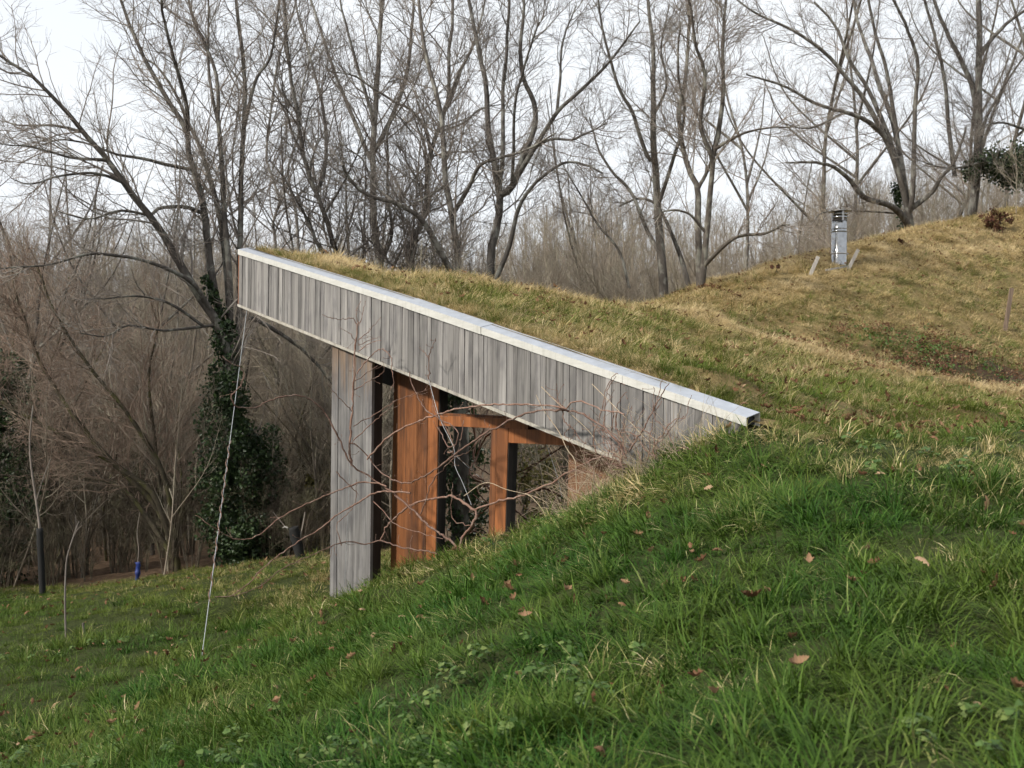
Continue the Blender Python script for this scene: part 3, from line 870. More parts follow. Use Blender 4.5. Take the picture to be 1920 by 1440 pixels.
TREES['t3'] = traced_tree('tall_forked_tree', 'tall straight tree forking into three stems behind the left part of the roof', 22, [
    ([(712, 520), (707, 467), (700, 400), (700, 333), (697, 290), (703, 233), (706, 170), (710, 117), (717, 0), (720, -40)], 12, 4.5),
    ([(705, 290), (720, 250), (743, 200), (763, 133), (773, 33), (776, -30)], 7, 3),
    ([(696, 300), (687, 283), (670, 240), (650, 193), (627, 133), (593, 33), (570, -30)], 6, 2.5),
    ([(700, 240), (697, 213), (673, 133), (647, 40), (633, -30)], 5, 2),
    ([(738, 500), (735, 440), (727, 370), (727, 300), (728, 240), (760, 190), (790, 130)], 4.5, 1.5),
], 70, 620, 2200, 13)
TREES['t4'] = traced_tree('crooked_tree', 'crooked tree with an arching left limb behind the middle of the roof', 21, [
    ([(772, 510), (765, 467), (785, 430), (797, 400), (800, 333), (807, 283), (820, 250), (843, 183), (840, 110), (847, 50), (850, -30)], 9, 3.5),
    ([(806, 285), (797, 240), (767, 203), (740, 192), (703, 167), (660, 140), (620, 135)], 5, 1.5),
    ([(843, 183), (860, 140), (885, 90), (900, 40), (915, -20)], 5, 2),
    ([(820, 250), (870, 230), (900, 205), (940, 195)], 3.5, 1.2),
], 60, 500, 1800, 14)
TREES['t5'] = traced_tree('leaning_oak', 'oak with a thick limb leaning far left behind the middle of the roof', 20, [
    ([(862, 540), (857, 467), (847, 400), (837, 347), (833, 283), (827, 217), (817, 170), (800, 110), (790, 40), (785, -30)], 12, 3.5),
    ([(858, 530), (840, 500), (822, 465), (800, 425), (770, 395), (735, 378), (690, 366), (655, 335), (643, 310)], 9, 3, -1.5),
    ([(740, 380), (700, 345), (680, 300), (640, 270)], 4, 1.5),
    ([(845, 400), (880, 350), (900, 310), (940, 295), (990, 280), (1040, 250)], 6, 2, -1.5),
    ([(836, 350), (800, 370), (770, 385)], 4, 2),
], 60, 500, 1800, 15)
TREES['t6'] = traced_tree('spreading_oak', 'big spreading oak with many upright stems behind the middle of the roof', 20, [
    ([(920, 545), (920, 467), (933, 417), (937, 367), (930, 330), (917, 250), (907, 150), (900, 117), (880, 0), (872, -40)], 12, 3.5),
    ([(936, 370), (960, 350), (983, 290), (1003, 233), (1000, 187), (980, 143), (977, 83), (985, -20)], 9, 3),
    ([(965, 340), (1003, 277), (1043, 213), (1080, 177), (1127, 133), (1160, 97), (1200, 40)], 7, 2),
    ([(938, 360), (943, 283), (943, 167), (950, 100), (955, -20)], 6, 3),
    ([(945, 540), (953, 467), (970, 400), (990, 360), (1025, 325), (1060, 303), (1100, 310), (1130, 325)], 7, 2, -1.5),
    ([(985, 290), (1030, 262), (1070, 262), (1100, 250), (1140, 230)], 4.5, 1.5, -1),
    ([(1043, 213), (1050, 150), (1055, 80), (1080, 10)], 4, 1.5),
    ([(960, 350), (963, 280), (965, 200), (985, 120), (1010, 40)], 4.5, 2),
], 90, 750, 2600, 16)
TREES['t7'] = traced_tree('twin_trunk_tree', 'dark tree with two close trunks rising where roof and mound meet', 19, [
    ([(1316, 570), (1313, 547), (1309, 427), (1309, 354), (1296, 329), (1279, 273), (1275, 205), (1288, 141), (1292, 43), (1288, -30)], 10, 3),
    ([(1318, 560), (1326, 427), (1333, 342), (1335, 295), (1313, 239), (1318, 190), (1322, 141), (1305, 85), (1296, 21), (1290, -30)], 9, 2.5),
    ([(1335, 300), (1348, 243), (1356, 162), (1356, 85), (1363, -20)], 7, 2.5),
    ([(1337, 282), (1373, 260), (1420, 243), (1484, 237)], 4.5, 1.2, -1),
    ([(1309, 352), (1322, 329), (1334, 300)], 5, 4, 0),
    ([(1316, 500), (1348, 470), (1382, 444), (1433, 438), (1462, 425), (1480, 421)], 6, 1.8, -1.5),
    ([(1320, 440), (1290, 400), (1250, 395), (1225, 410)], 4, 1.5),
], 110, 750, 2300, 17, mt=M_bark_dark)
TREES['t7c'] = traced_tree('wide_forked_tree', 'wide forked tree with a mossy base just left of the twin trunks', 20.5, [
    ([(1245, 560), (1241, 491), (1232, 384), (1228, 299), (1224, 213), (1226, 140), (1222, 64), (1215, -30)], 11, 3.5),
    ([(1296, 560), (1279, 491), (1249, 414), (1230, 384), (1200, 372), (1160, 385)], 7, 2.5),
    ([(1228, 300), (1215, 295), (1198, 248), (1185, 209), (1160, 162), (1130, 60), (1120, -20)], 5.5, 2),
    ([(1234, 390), (1262, 299), (1284, 213), (1270, 130), (1275, 40)], 5.5, 2),
    ([(1240, 480), (1211, 427), (1185, 363), (1147, 320), (1121, 277), (1105, 220)], 6, 2),
    ([(1180, 540), (1160, 470), (1120, 420), (1080, 350), (1050, 300)], 4, 1.5),
    ([(1225, 220), (1250, 160), (1240, 90), (1255, 10)], 4, 1.5),
], 75, 650, 2200, 18)
TREES['t8'] = traced_tree('sprawling_oak', 'broad sprawling oak leaning left over the mound behind the flue pipe', 28, [
    ([(1712, 460), (1706, 435), (1693, 406), (1668, 384), (1621, 371), (1591, 337), (1561, 312), (1531, 307), (1476, 307)], 10, 2, -2.5),
    ([(1716, 450), (1700, 380), (1668, 277), (1638, 235), (1591, 213), (1527, 192), (1471, 162), (1399, 141)], 9, 2, -2),
    ([(1705, 400), (1690, 340), (1660, 260), (1625, 192), (1583, 141), (1548, 102), (1484, 55), (1420, 26), (1370, -10)], 8, 2, -1),
    ([(1711, 406), (1672, 273), (1629, 171), (1590, 107), (1570, 55), (1527, 0)], 8, 2.5),
    ([(1715, 384), (1681, 256), (1646, 149), (1612, 51), (1600, -20)], 8, 3),
    ([(1690, 280), (1664, 141), (1642, 64), (1625, -20)], 6, 3),
    ([(1713, 400), (1711, 363), (1715, 213), (1719, 107), (1694, 43), (1668, -20)], 7, 3),
    ([(1719, 400), (1745, 363), (1762, 337), (1790, 300), (1810, 240)], 7, 2.5),
    ([(1700, 405), (1560, 395), (1520, 420)], 2.5, 1, -2),
    ([(1580, 215), (1520, 240), (1460, 230)], 3.5, 1.2, -1),
], 150, 1100, 3200, 19)
TREES['t9'] = traced_tree('thick_trunked_tree', 'thick straight tree trunk with high fork at the right side of the mound', 29, [
    ([(1822, 430), (1822, 405), (1830, 342), (1834, 256), (1834, 128), (1836, 60), (1834, -40)], 12, 6),
    ([(1832, 260), (1826, 171), (1800, 107), (1766, 43), (1745, -20)], 8, 3.5),
    ([(1790, 330), (1779, 239), (1770, 141), (1745, 43), (1728, -20)], 6, 3),
    ([(1836, 110), (1850, 85), (1881, 51), (1911, 26), (1950, 0)], 6, 2.5),
    ([(1832, 300), (1850, 220), (1890, 150), (1930, 90)], 5, 2),
    ([(1930, 300), (1870, 290), (1820, 310), (1770, 315), (1720, 300)], 4, 1, -3),
    ([(1940, 250), (1880, 230), (1830, 240)], 4, 1, -2),
], 120, 900, 2600, 20)
TREES['t10'] = traced_tree('young_tree', 'young upright tree growing beside the roof end, right of the ivy tree', 24, [
    ([(520, 520), (510, 430), (525, 370), (500, 300), (510, 200), (520, 120), (545, 40), (560, -20)], 4.5, 2),
    ([(560, 480), (555, 400), (540, 320), (560, 250), (570, 150), (600, 60)], 4, 1.5),
], 60, 400, 1200, 21)
# leaning mossy stems in the left thicket
traced_tree('leaning_hazel', 'mossy hazel with long stems leaning left at the edge of the lawn', 17.6, [
    ([(330, 1050), (300, 960), (240, 895), (150, 830), (65, 790), (-20, 740)], 9, 3),
    ([(335, 1050), (290, 930), (215, 870), (125, 760), (65, 660), (30, 550)], 9, 3),
    ([(330, 1050), (310, 900), (250, 790), (170, 690), (110, 600), (70, 500)], 8, 2.5),
    ([(325, 1050), (240, 925), (160, 893), (108, 890)], 8, 2.5),
    ([(310, 1080), (305, 960), (290, 820), (280, 700), (300, 600)], 6, 2),
    ([(330, 1050), (340, 900), (330, 800), (355, 700)], 3, 1.2),
    ([(410, 1040), (380, 990), (350, 950), (340, 920)], 10, 4),
], 160, 1000, 2600, 22, mt=M_moss, mc=M_twig_brown, group='bare shrubs along the woodland edge')
traced_tree('leaning_hazel', 'tangled bare hazel at the left picture edge above the dark tree guard', 21, [
    ([(60, 1080), (40, 900), (60, 760), (110, 640), (130, 520)], 5, 2),
    ([(50, 1080), (20, 900), (10, 740), (30, 600), (20, 480)], 5, 2),
    ([(100, 1080), (130, 950), (120, 820), (160, 720), (200, 640)], 4, 1.5),
    ([(200, 1060), (195, 950), (220, 840), (210, 720)], 4, 1.5),
], 160, 1000, 2600, 23, mt=M_moss, mc=M_twig_brown, group='bare shrubs along the woodland edge')
traced_tree('leaning_hazel', 'tangled bare hazel seen under the raised roof end beside the grey post', 20, [
    ([(540, 1040), (530, 900), (560, 800), (590, 700)], 5, 2),
    ([(580, 1040), (575, 900), (540, 800), (520, 700), (480, 620)], 5, 2),
    ([(610, 1030), (600, 900), (640, 800), (650, 700)], 4, 1.5),
    ([(720, 1030), (725, 900), (715, 800), (730, 700)], 4, 1.5),
], 160, 1000, 2600, 24, mt=M_moss, mc=M_thick, group='bare shrubs along the woodland edge')

# ivy round the left tree, holly at the edge, ivy crown at the right
r = np.random.default_rng(31)
def ivy_cloud(parent, n, size, path, rad, seed, blobs=40, up=.3):
    """ivy in ragged clumps along a stem"""
    r = np.random.default_rng(seed)
    p = spline(path, 60); tb = r.random(blobs); x = tb * 59; i = np.minimum(x.astype(int), 58)
    c = p[i] + (p[i + 1] - p[i]) * (x - i)[:, None]
    rd = np.interp(tb, np.linspace(0, 1, len(rad)), rad)
    c = c + norm(r.normal(size=(blobs, 3))) * [1, 1, .5] * (rd * r.uniform(.3, 1.05, blobs))[:, None]
    k = r.choice(blobs, n, p=(rd + .1) ** 1.6 / ((rd + .1) ** 1.6).sum())
    br = (rd * r.uniform(.22, .5, blobs) + .05)[k]
    cen = c[k] + norm(r.normal(size=(n, 3))) * [1, 1, 1.25] * (br * r.random(n) ** .45)[:, None]
    return leaves_obj('ivy', cen, r, size, M_ivy, parent, up)
ivp = [P(455, 1060, 17.3), P(450, 950, 17.3), P(440, 820, 17.3), P(432, 740, 17.3), P(425, 680, 17.3), P(412, 600, 17.3), P(385, 520, 17.4)]
ivy_cloud(TREES['ivy'], 17000, .058, ivp, [.55, .62, .58, .42, .28, .16, .07], 32, 170)
ivy_cloud(TREES['t9'], 5200, .075, [P(1810, 330, 28), P(1860, 305, 28), P(1900, 315, 28), P(1960, 320, 28)], [.25, .6, .85, .8], 33, 36)
ivy_cloud(TREES['t8'], 1100, .06, [P(1700, 440, 27.8), P(1690, 400, 27.8), P(1680, 350, 27.8)], [.22, .2, .12], 34, 22)
def bush(name, label, cat, path, rad, n, size, m, seed, stems=14, group=None, up=.2):
    r = np.random.default_rng(seed)
    base = np.array(path[0]); T = empty(name, base, label, cat, group)
    p = spline(path, 40); t = r.random(n); i = (t * 38.9).astype(int)
    rd = np.interp(t, np.linspace(0, 1, len(rad)), rad)
    nb = max(8, n // 45); k = r.integers(0, nb, n)
    cb = p[i[:nb]] + norm(r.normal(size=(nb, 3))) * (rd[:nb] * r.random(nb) ** .5)[:, None]
    cen = cb[k] + norm(r.normal(size=(n, 3))) * (rd[:nb] * r.uniform(.18, .4, nb))[k][:, None] * (r.random(n) ** .45)[:, None]
    leaves_obj('foliage', cen, r, size, m, T, up)
    L = []
    for k in range(stems):
        e = cen[r.integers(n)]; b0 = base + r.normal(0, max(rad[0] * .25, .02), 3) * [1, 1, 0]
        L.append(spline([b0, (b0 + e) / 2 + r.normal(0, .04, 3), e], 8))
    L = np.array(L); v, q = tubes(L, np.full(L.shape[:2], max(.004, rad[0] * .025)) * np.linspace(1, .5, 8), 5)
    pobj('stem', v, q, M_bark_dark, T, True)
    return T
gp = lambda px, py, d: P(px, py, d)
bush('holly_bush', 'dark evergreen holly at the left picture edge', 'bush', [gp(-10, 1090, 18), gp(-8, 950, 18), gp(0, 800, 18), gp(15, 690, 18)], [.6, .85, .75, .4], 9000, .06, M_ivy, 41)
bush('evergreen_bush', 'dark evergreen bush at the wood edge left of the grey post', 'bush', [gp(510, 1050, 18.2), gp(510, 970, 18.2), gp(500, 890, 18.2), gp(500, 800, 18.2)], [.35, .5, .42, .2], 3600, .05, M_ivy, 42)
bush('evergreen_bush', 'sunlit yellow green shrub seen behind the grey post under the roof', 'bush', [gp(600, 1040, 19.5), gp(610, 960, 19.5), gp(600, 880, 19.5)], [.4, .5, .25], 1400, .07,
     leafmat('sallow_leaf', [(0, (.05, .05, .015)), (.6, (.12, .11, .035)), (1, (.22, .19, .07))], .6, .3), 43)
for bx_, by_, lb_ in ((-13.2, 10.2, 'yellow green shrub beyond the left edge, mirrored in the right pane'), (-13.6, 12.6, 'yellow green shrub beyond the left edge, mirrored in the left pane')):
    bz_ = float(zA(bx_, by_))
    bush('sallow_bush', lb_, 'bush', [np.array([bx_, by_, bz_]), np.array([bx_, by_, bz_ + .8]), np.array([bx_ + .2, by_, bz_ + 2.2])], [.5, .8, .5], 2200, .07, bpy.data.materials['sallow_leaf'], 47 + int(by_), 18, 'trees at the side reflected in the glass')
sp = hit(1868, 430)
bush('low_shrub', 'low reddish brown shrub on top of the mound at the right', 'shrub', [sp, sp + [-.1, 0, .12], sp + [.12, 0, .22]], [.3, .42, .3], 1500, .055, M_redleaf, 44, 20, 'low shrubs on the turf')
sp = hit(1692, 460)
bush('low_shrub', 'small tuft of red brown leaves on the mound right of the flue', 'shrub', [sp, sp + [.05, 0, .06]], [.12, .16], 220, .05, M_redleaf, 45, 8, 'low shrubs on the turf')
sp = hit(1452, 514)
bush('low_shrub', 'small tuft of red brown leaves on the skyline left of the flue', 'shrub', [sp, sp + [.05, 0, .04]], [.14, .16], 220, .05, M_redleaf, 46, 8, 'low shrubs on the turf')

# ------------------------------------------------------------------ background trees: a few models, copied one by one
def model_tree(h, r, fork=3, lean=.15, n=(46, 330, 900), rad=.09, up=.9):
    L = []
    top = np.array([r.normal(0, lean) * h, r.normal(0, lean) * h, h])
    mid = top * .5 + np.array([r.normal(0, .04) * h, r.normal(0, .04) * h, 0])
    L.append(([np.zeros(3), mid * .5 + [r.normal(0, .015) * h, 0, 0], mid, top * .78, top], rad, rad * .22))
    for k in range(fork):
        t = r.uniform(.2, .55); st = spline(L[0][0], 40)[int(t * 39)]; a = r.uniform(0, 6.28)
        en = st + np.array([math.cos(a) * h * .28, math.sin(a) * h * .28, h * r.uniform(.3, .5)])
        md = (st + en) / 2 + np.array([math.cos(a), math.sin(a), 0]) * h * .06
        L.append(([st, md, en], rad * .6, rad * .15))
    return grow(L, r, *n, up=up, lf=(.28, .5, .45), lmin=(.7, .35, .18), t0=.18)
models = []
for k in range(5):
    r = np.random.default_rng(60 + k)
    tv, cv = model_tree(r.uniform(11, 14), r, fork=3 + k % 2)
    models.append((mesh_np('trunk', *tv, M_bark if k % 2 else M_bark_dark), mesh_np('crown', *cv, M_twig_brown if k % 2 else M_twig)))
bgspots = []
r = np.random.default_rng(70)
for px, d in [(40, 34), (95, 40), (170, 31), (235, 42), (330, 36), (500, 33), (545, 41), (655, 40), (1060, 42), (1130, 36),
              (1180, 42), (1385, 31), (1420, 38), (1465, 44), (1510, 33), (1545, 40), (1610, 36), (1650, 45), (1745, 37), (1790, 42), (1880, 34), (1905, 46)]:
    q = P(px, 600, d); bgspots.append((q[0], q[1], 'far'))
for px, d in [(22, 20), (118, 22.5), (205, 24), (292, 21.5), (362, 25), (520, 23), (588, 22), (648, 25), (-60, 19.5), (742, 23)]:
    q = P(px, 600, d); bgspots.append((q[0], q[1], 'left'))
for x, y in [(-24, 6), (-17, 11), (-22, 14), (-19, 3), (-27, 10), (-16, -4), (-24, -2), (-18, 17), (-10.5, -3.5), (-8, -6), (-12, -8)]:  # last three added out of view to shade the foreground bank
    bgspots.append((x, y, 'side'))
lab = {'far': ('slender bare tree in the wood beyond the turf roof', 'slender trees in the wood beyond the roof'),
       'left': ('', 'trunks standing in the left thicket'),
       'side': ('bare tree beyond the left picture edge beside the lawn', 'trees at the side reflected in the glass')}
ordn = 'first second third fourth fifth sixth seventh eighth ninth tenth eleventh twelfth thirteenth fourteenth fifteenth sixteenth seventeenth eighteenth nineteenth'.split()
ordn += ['twentieth'] + ['twenty-' + o for o in ordn[:9]]
bgspots.sort(key=lambda q: (q[2], q[0] / max(q[1], 1)))
nl_ = [q for q in bgspots if q[2] == 'left']
labels_ = [('%s thin trunk from the left standing in the brown thicket beside the house' % ordn[nl_.index(q)]) if q[2] == 'left' else ('%s slender far tree from the left in the wood beyond the roof' % ordn[i]) if q[2] == 'far' else lab['side'][0] for i, q in enumerate(bgspots)]
for i, (x, y, kd) in enumerate(bgspots):
    a, b = models[i % 5] if kd != 'left' else models[(i % 3) * 2]
    z = gnd(x, y) - .1
    T = empty('woodland_tree', (x, y, z), labels_[i], 'tree', lab[kd][1])
    T.rotation_euler = (0, 0, r.uniform(0, 6.28)); sc = r.uniform(.72, 1.02) * (.62 if kd == 'left' else 1); T.scale = (sc, sc, sc * r.uniform(.9, 1.1))
    link('trunk', a, T); link('crown', b, T)

# ------------------------------------------------------------------ scattering
def scatter(name, pts, rot, scl, idx, sources, label, extra=None):
    """one object whose points carry copies of the source meshes"""
    c = bpy.data.collections.new(name + '_sources')
    for k, me in enumerate(sources):
        o = bpy.data.objects.new('%s_source_%02d' % (name, k), me); c.objects.link(o)
    n = len(pts)
    me = bpy.data.meshes.new(name); me.vertices.add(n); me.vertices.foreach_set('co', np.ascontiguousarray(pts, np.float32).ravel())
    def at(nm, ty, d, key='value'):
        a = me.attributes.new(nm, ty, 'POINT'); a.data.foreach_set(key, np.ascontiguousarray(d).ravel())
    at('rot', 'FLOAT_VECTOR', np.asarray(rot, np.float32), 'vector'); at('scl', 'FLOAT', np.asarray(scl, np.float32)); at('idx', 'INT', np.asarray(idx, np.int32))
    for k, v in (extra or {}).items(): at(k, 'FLOAT', np.asarray(v, np.float32))
    ob = link(name, me)
    g = bpy.data.node_groups.new(name + '_nodes', 'GeometryNodeTree')
    g.interface.new_socket('Geometry', in_out='INPUT', socket_type='NodeSocketGeometry'); g.interface.new_socket('Geometry', in_out='OUTPUT', socket_type='NodeSocketGeometry')
    N = g.nodes.new; L = g.links.new
    gi = N('NodeGroupInput'); go = N('NodeGroupOutput'); ip = N('GeometryNodeInstanceOnPoints'); ci = N('GeometryNodeCollectionInfo')
    ci.inputs['Collection'].default_value = c; ci.inputs['Separate Children'].default_value = True; ci.inputs['Reset Children'].default_value = True
    ip.inputs['Pick Instance'].default_value = True
    def na(nm, ty):
        x = N('GeometryNodeInputNamedAttribute'); x.data_type = ty; x.inputs[0].default_value = nm; return x.outputs[0]
    e = N('FunctionNodeEulerToRotation')
    L(na('rot', 'FLOAT_VECTOR'), e.inputs[0]); L(e.outputs[0], ip.inputs['Rotation'])
    L(na('scl', 'FLOAT'), ip.inputs['Scale']); L(na('idx', 'INT'), ip.inputs['Instance Index'])
    L(gi.outputs[0], ip.inputs['Points']); L(ci.outputs[0], ip.inputs['Instance']); L(ip.outputs[0], go.inputs[0])
    m = ob.modifiers.new('scatter', 'NODES'); m.node_group = g
    return tag(ob, label, kind='stuff')
def tilt(n, r, amt, phi=None, bias=0.0):
    th = r.uniform(0, 6.28, n); a = np.abs(r.normal(0, amt, n)); ph = r.uniform(0, 6.28, n)
    tx, ty = a * np.cos(ph), a * np.sin(ph)
    if phi is not None:
        tx = tx + bias * np.cos(phi); ty = ty + bias * np.sin(phi)
    # turn the wanted tilt into the clump's own axes
    lx = tx * np.cos(th) + ty * np.sin(th); ly = -tx * np.sin(th) + ty * np.cos(th)
    return np.stack([-ly, lx, th], 1)

# thicket: bare saplings and brush that read as one mass
sap = []
for k in range(5):
    r = np.random.default_rng(80 + k)
    h = 7.0
    tv, cv = model_tree(h, r, fork=3, lean=.05, n=(34, 240, 620), rad=.032, up=1.3)
    sap.append(mesh_np('sapling', *merge([tv, cv]), M_thick))
for k in range(4):
    r = np.random.default_rng(90 + k); L = []
    for j in range(9):
        a = r.uniform(0, 6.28); h = r.uniform(1.3, 3.2); o = np.array([math.cos(a), math.sin(a), 0])
        L.append(([o * .15, o * .35 + [0, 0, h * .5], o * r.uniform(.5, 1.5) + [0, 0, h]], .016, .005))
    tv, cv = grow(L, r, 50, 260, 420, up=.4, wob=.22, lf=(.4, .5, .45), lmin=(.5, .3, .15), t0=.1)
    sap.append(mesh_np('brush', *merge([tv, cv]), M_brush))
r = np.random.default_rng(100)
pt = []; ix = []; sc_ = []
while len(pt) < 1750:       # far saplings
    d = r.uniform(26, 58); px = r.uniform(-900, 2300)
    q = P(px, 600, d)
    hgt = float(np.interp(px, [-900, 0, 400, 560, 800, 950, 1100, 1300, 1420, 1560, 1900, 2300], [410, 400, 425, 440, 440, 400, 350, 395, 410, 330, 260, 260]))
    zt_ = zat(q[0], q[1], hgt + r.uniform(-45, 110)); zg_ = gnd(q[0], q[1])
    sc0 = (zt_ - zg_) / 7.6
    if sc0 < .2: continue
    pt.append((q[0], q[1])); ix.append(r.integers(5)); sc_.append(min(sc0, 1.5))
k = 0
while k < 380:             # nearer brush along the lawn and round the left side
    u_ = r.random()
    if u_ < .22:
        px = r.uniform(-300, 860); q = P(px, 600, r.uniform(17.0, 18.6)); x, y = q[0], q[1]
    elif u_ < .64:
        px = r.uniform(-300, 860); d = r.uniform(18.3, 32); q = P(px, 600, d); x, y = q[0], q[1]
    else:
        x = r.uniform(-28, -12.3); y = r.uniform(-8, 20)
    pt.append((x, y)); k += 1
    if r.random() < (.72 if u_ < .64 else .3): ix.append(5 + r.integers(4)); sc_.append(r.uniform(.6, 1.25) if u_ >= .22 else r.uniform(.25, .6))
    else: ix.append(r.integers(5)); sc_.append(r.uniform(.4, .75))
pt = np.array(pt); zz = np.array([gnd(*q) for q in pt]) - .05
scatter('woodland_thicket', np.c_[pt, zz], tilt(len(pt), r, .07), sc_, ix, sap, 'dense mass of bare brown saplings and brush filling the wood behind')

# ------------------------------------------------------------------ grass
def blades(n, L, spread, lean, bend, width, r, seg=4, square=False, clumps=0, flow=0.0):
    """curved blades over a disc or a square; returns verts, quads, tint"""
    a = r.uniform(0, 6.28, n); rr = spread * np.sqrt(r.random(n))
    az = a + r.normal(0, .9, n); lk = np.ones(n)
    base = np.stack([rr * np.cos(a), rr * np.sin(a), np.full(n, -.03)], 1)
    if square:
        base[:, :2] = r.uniform(-spread, spread, (n, 2)); az = r.uniform(0, 6.28, n)
        if clumps:   # gather blades round tuft centres, leaning outwards
            cc = r.uniform(-spread, spread, (clumps, 2)); ch = r.uniform(.45, 1.5, clumps)
            k = r.integers(0, clumps, n); g = r.random(n) < .82
            off = r.normal(0, .042, (n, 2))
            base[g, :2] = (cc[k] + off)[g]; az = np.where(g, np.arctan2(off[:, 1], off[:, 0]) + r.normal(0, .7, n), az)
            lk = np.where(g, ch[k], .75)
    dirh = np.stack([np.cos(az) + flow, np.sin(az), np.zeros(n)], 1); dirh = norm(dirh)
    side = np.stack([-dirh[:, 1], dirh[:, 0], np.zeros(n)], 1)
    ln = r.uniform(*L, n) * lk; th = np.abs(r.normal(lean, .25, n)); bd = r.uniform(*bend, n)
    w = width * r.uniform(.7, 1.3, n)
    p = base; rows = []
    for k in range(seg + 1):
        t = k / seg
        hw = (w * (1 - t ** 1.8) * .5 + .0002)[:, None]
        rows.append(np.stack([p - side * hw, p + side * hw], 1))
        ang = th + bd * t * 1.2
        p = p + (dirh * np.sin(ang)[:, None] + np.array([0, 0, 1]) * np.cos(ang)[:, None]) * (ln / seg)[:, None]
        side = norm(side + r.normal(0, .08, (n, 3)))
    V = np.stack(rows, 1).reshape(-1, 3)
    b = np.arange(n)[:, None] * 2 * (seg + 1); k = np.arange(seg)[None] * 2
    Q = np.stack([b + k, b + k + 1, b + k + 3, b + k + 2], -1).reshape(-1, 4)
    tint = np.repeat(np.clip(r.beta(2.0, 2.4, n), 0, 1), 2 * (seg + 1))
    return V, Q, tint
def tuft(*a, **k):
    V, Q, t = blades(*a, **k); return mesh_np('grass_tuft', V, Q, M_grass, True, {'tint': ('FLOAT', t)})
r = np.random.default_rng(120)
CELL = .40
HS = CELL * .56
pl_lush = [tuft(640, (.06, .19), HS, .68, (.3, 1.6), .0062, r, 4, True, 9, .7) for k in range(8)]
pl_short = [tuft(560, (.04, .12), HS, .5, (.2, 1.3), .0050, r, 3, True, 10, .3) for k in range(4)]
pl_dry = [tuft(520, (.06, .17), HS, .8, (.2, 1.2), .0048, r, 3, True, 9, .9) for k in range(6)]
PATCH = pl_lush + pl_short + pl_dry        # 0-7 lush, 8-11 short, 12-17 dry and matted
TUFT = [tuft(46, (.11, .25), .055, .42, (.6, 1.8), .0062, r) for k in range(4)] + [tuft(40, (.12, .27), .05, .5, (.5, 1.5), .0042, r) for k in range(4)]
def inview(p, m=.12):
    # the picture plus a good two metres to either side
    v = p - C; d = v @ F; x = np.maximum(np.abs(v @ RT) - 2.2, 0) / np.maximum(d, .1) * FPX / 1920; y = np.maximum(np.abs(v @ UP) - .5, 0) / np.maximum(d, .1) * FPX / 1440
    return (d > .8) & (x < .5 + m) & (y < .5 + m), d
def slope(fn, x, y, e=.18):
    return (fn(x + e, y) - fn(x - e, y)) / (2 * e), (fn(x, y + e) - fn(x, y - e)) / (2 * e)
def lie(gx_, gy_, r, turn=None):
    """rotation that lays a patch on a slope; turn: heading of the patch's own x axis"""
    n = len(gx_); th = r.uniform(0, 6.28, n) if turn is None else turn
    a = np.arctan(np.hypot(gx_, gy_)); ph = np.arctan2(-gy_, -gx_)
    tx, ty = a * np.cos(ph), a * np.sin(ph)
    lx = tx * np.cos(th) + ty * np.sin(th); ly = -tx * np.sin(th) + ty * np.cos(th)
    return np.stack([-ly, lx, th], 1)
# bank and lawn
gxx, gyy = np.meshgrid(np.arange(-13.5, 10, CELL), np.arange(.8, 19, CELL))
x = gxx.ravel() + r.uniform(-.05, .05, gxx.size); y = gyy.ravel() + r.uniform(-.05, .05, gxx.size)
# second, shifted layer where the camera is near
x2 = x + CELL / 2; y2 = y + CELL / 2; near2 = np.hypot(x2, y2) < 7.5
x = np.r_[x, x2[near2]]; y = np.r_[y, y2[near2]]
p = np.c_[x, y, zA(x, y)]; ok, d = inview(p, .22); s_, w_ = sw(p)
ok &= ~((w_ > .35) & (s_ > .9) & (s_ < 7.3)) & ~((w_ > -.05) & (s_ > 3.0) & (s_ < 6.72))
ok &= woodland(x, y) < .75
pA = p[ok]; dA = d[ok]; n = len(pA); sA, wA = sw(pA)
lawn = smooth(-2.0, -3.4, pA[:, 0] + .12 * (pA[:, 1] - 6)) * smooth(6, 7.5, dA)
clump = fbm(pA[:, 0] * 1.4, pA[:, 1] * 1.4, NB); big = fbm(pA[:, 0] * .55 + 3, pA[:, 1] * .55, NC)
top = smooth(-1.3, .3, wA + r.normal(0, .2, n)) * smooth(4.9, 6.2, dA)
idx = np.where(r.random(n) < np.clip(lawn * .9 + .10 + .3 * (clump < -.25), 0, 1), 8 + r.integers(0, 4, n), r.integers(0, 8, n))
dry = .10 + .20 * np.clip(big, -.5, .5) + .26 * top - .05 * lawn
hue = np.clip(.24 + .45 * fbm(pA[:, 0] * .9 + 9, pA[:, 1] * .9, NA) + .18 * lawn + .45 * top, 0, 1)
scl = r.uniform(.88, 1.12, n) * (1 - .22 * top) * (1 + .55 * np.clip(clump, -.45, .5))
gx_, gy_ = slope(zA, pA[:, 0], pA[:, 1])
pA[:, 2] = (zA(pA[:, 0] + .12, pA[:, 1]) + zA(pA[:, 0] - .12, pA[:, 1]) + zA(pA[:, 0], pA[:, 1] + .12) + zA(pA[:, 0], pA[:, 1] - .12)) / 4
turn = np.arctan2(-gy_, -gx_) + r.normal(0, .9, n)
scatter('bank_grass', pA, lie(gx_, gy_, r, turn), scl, idx, PATCH, 'green grass covering the bank and the lawn', {'dry': dry, 'hue': hue})
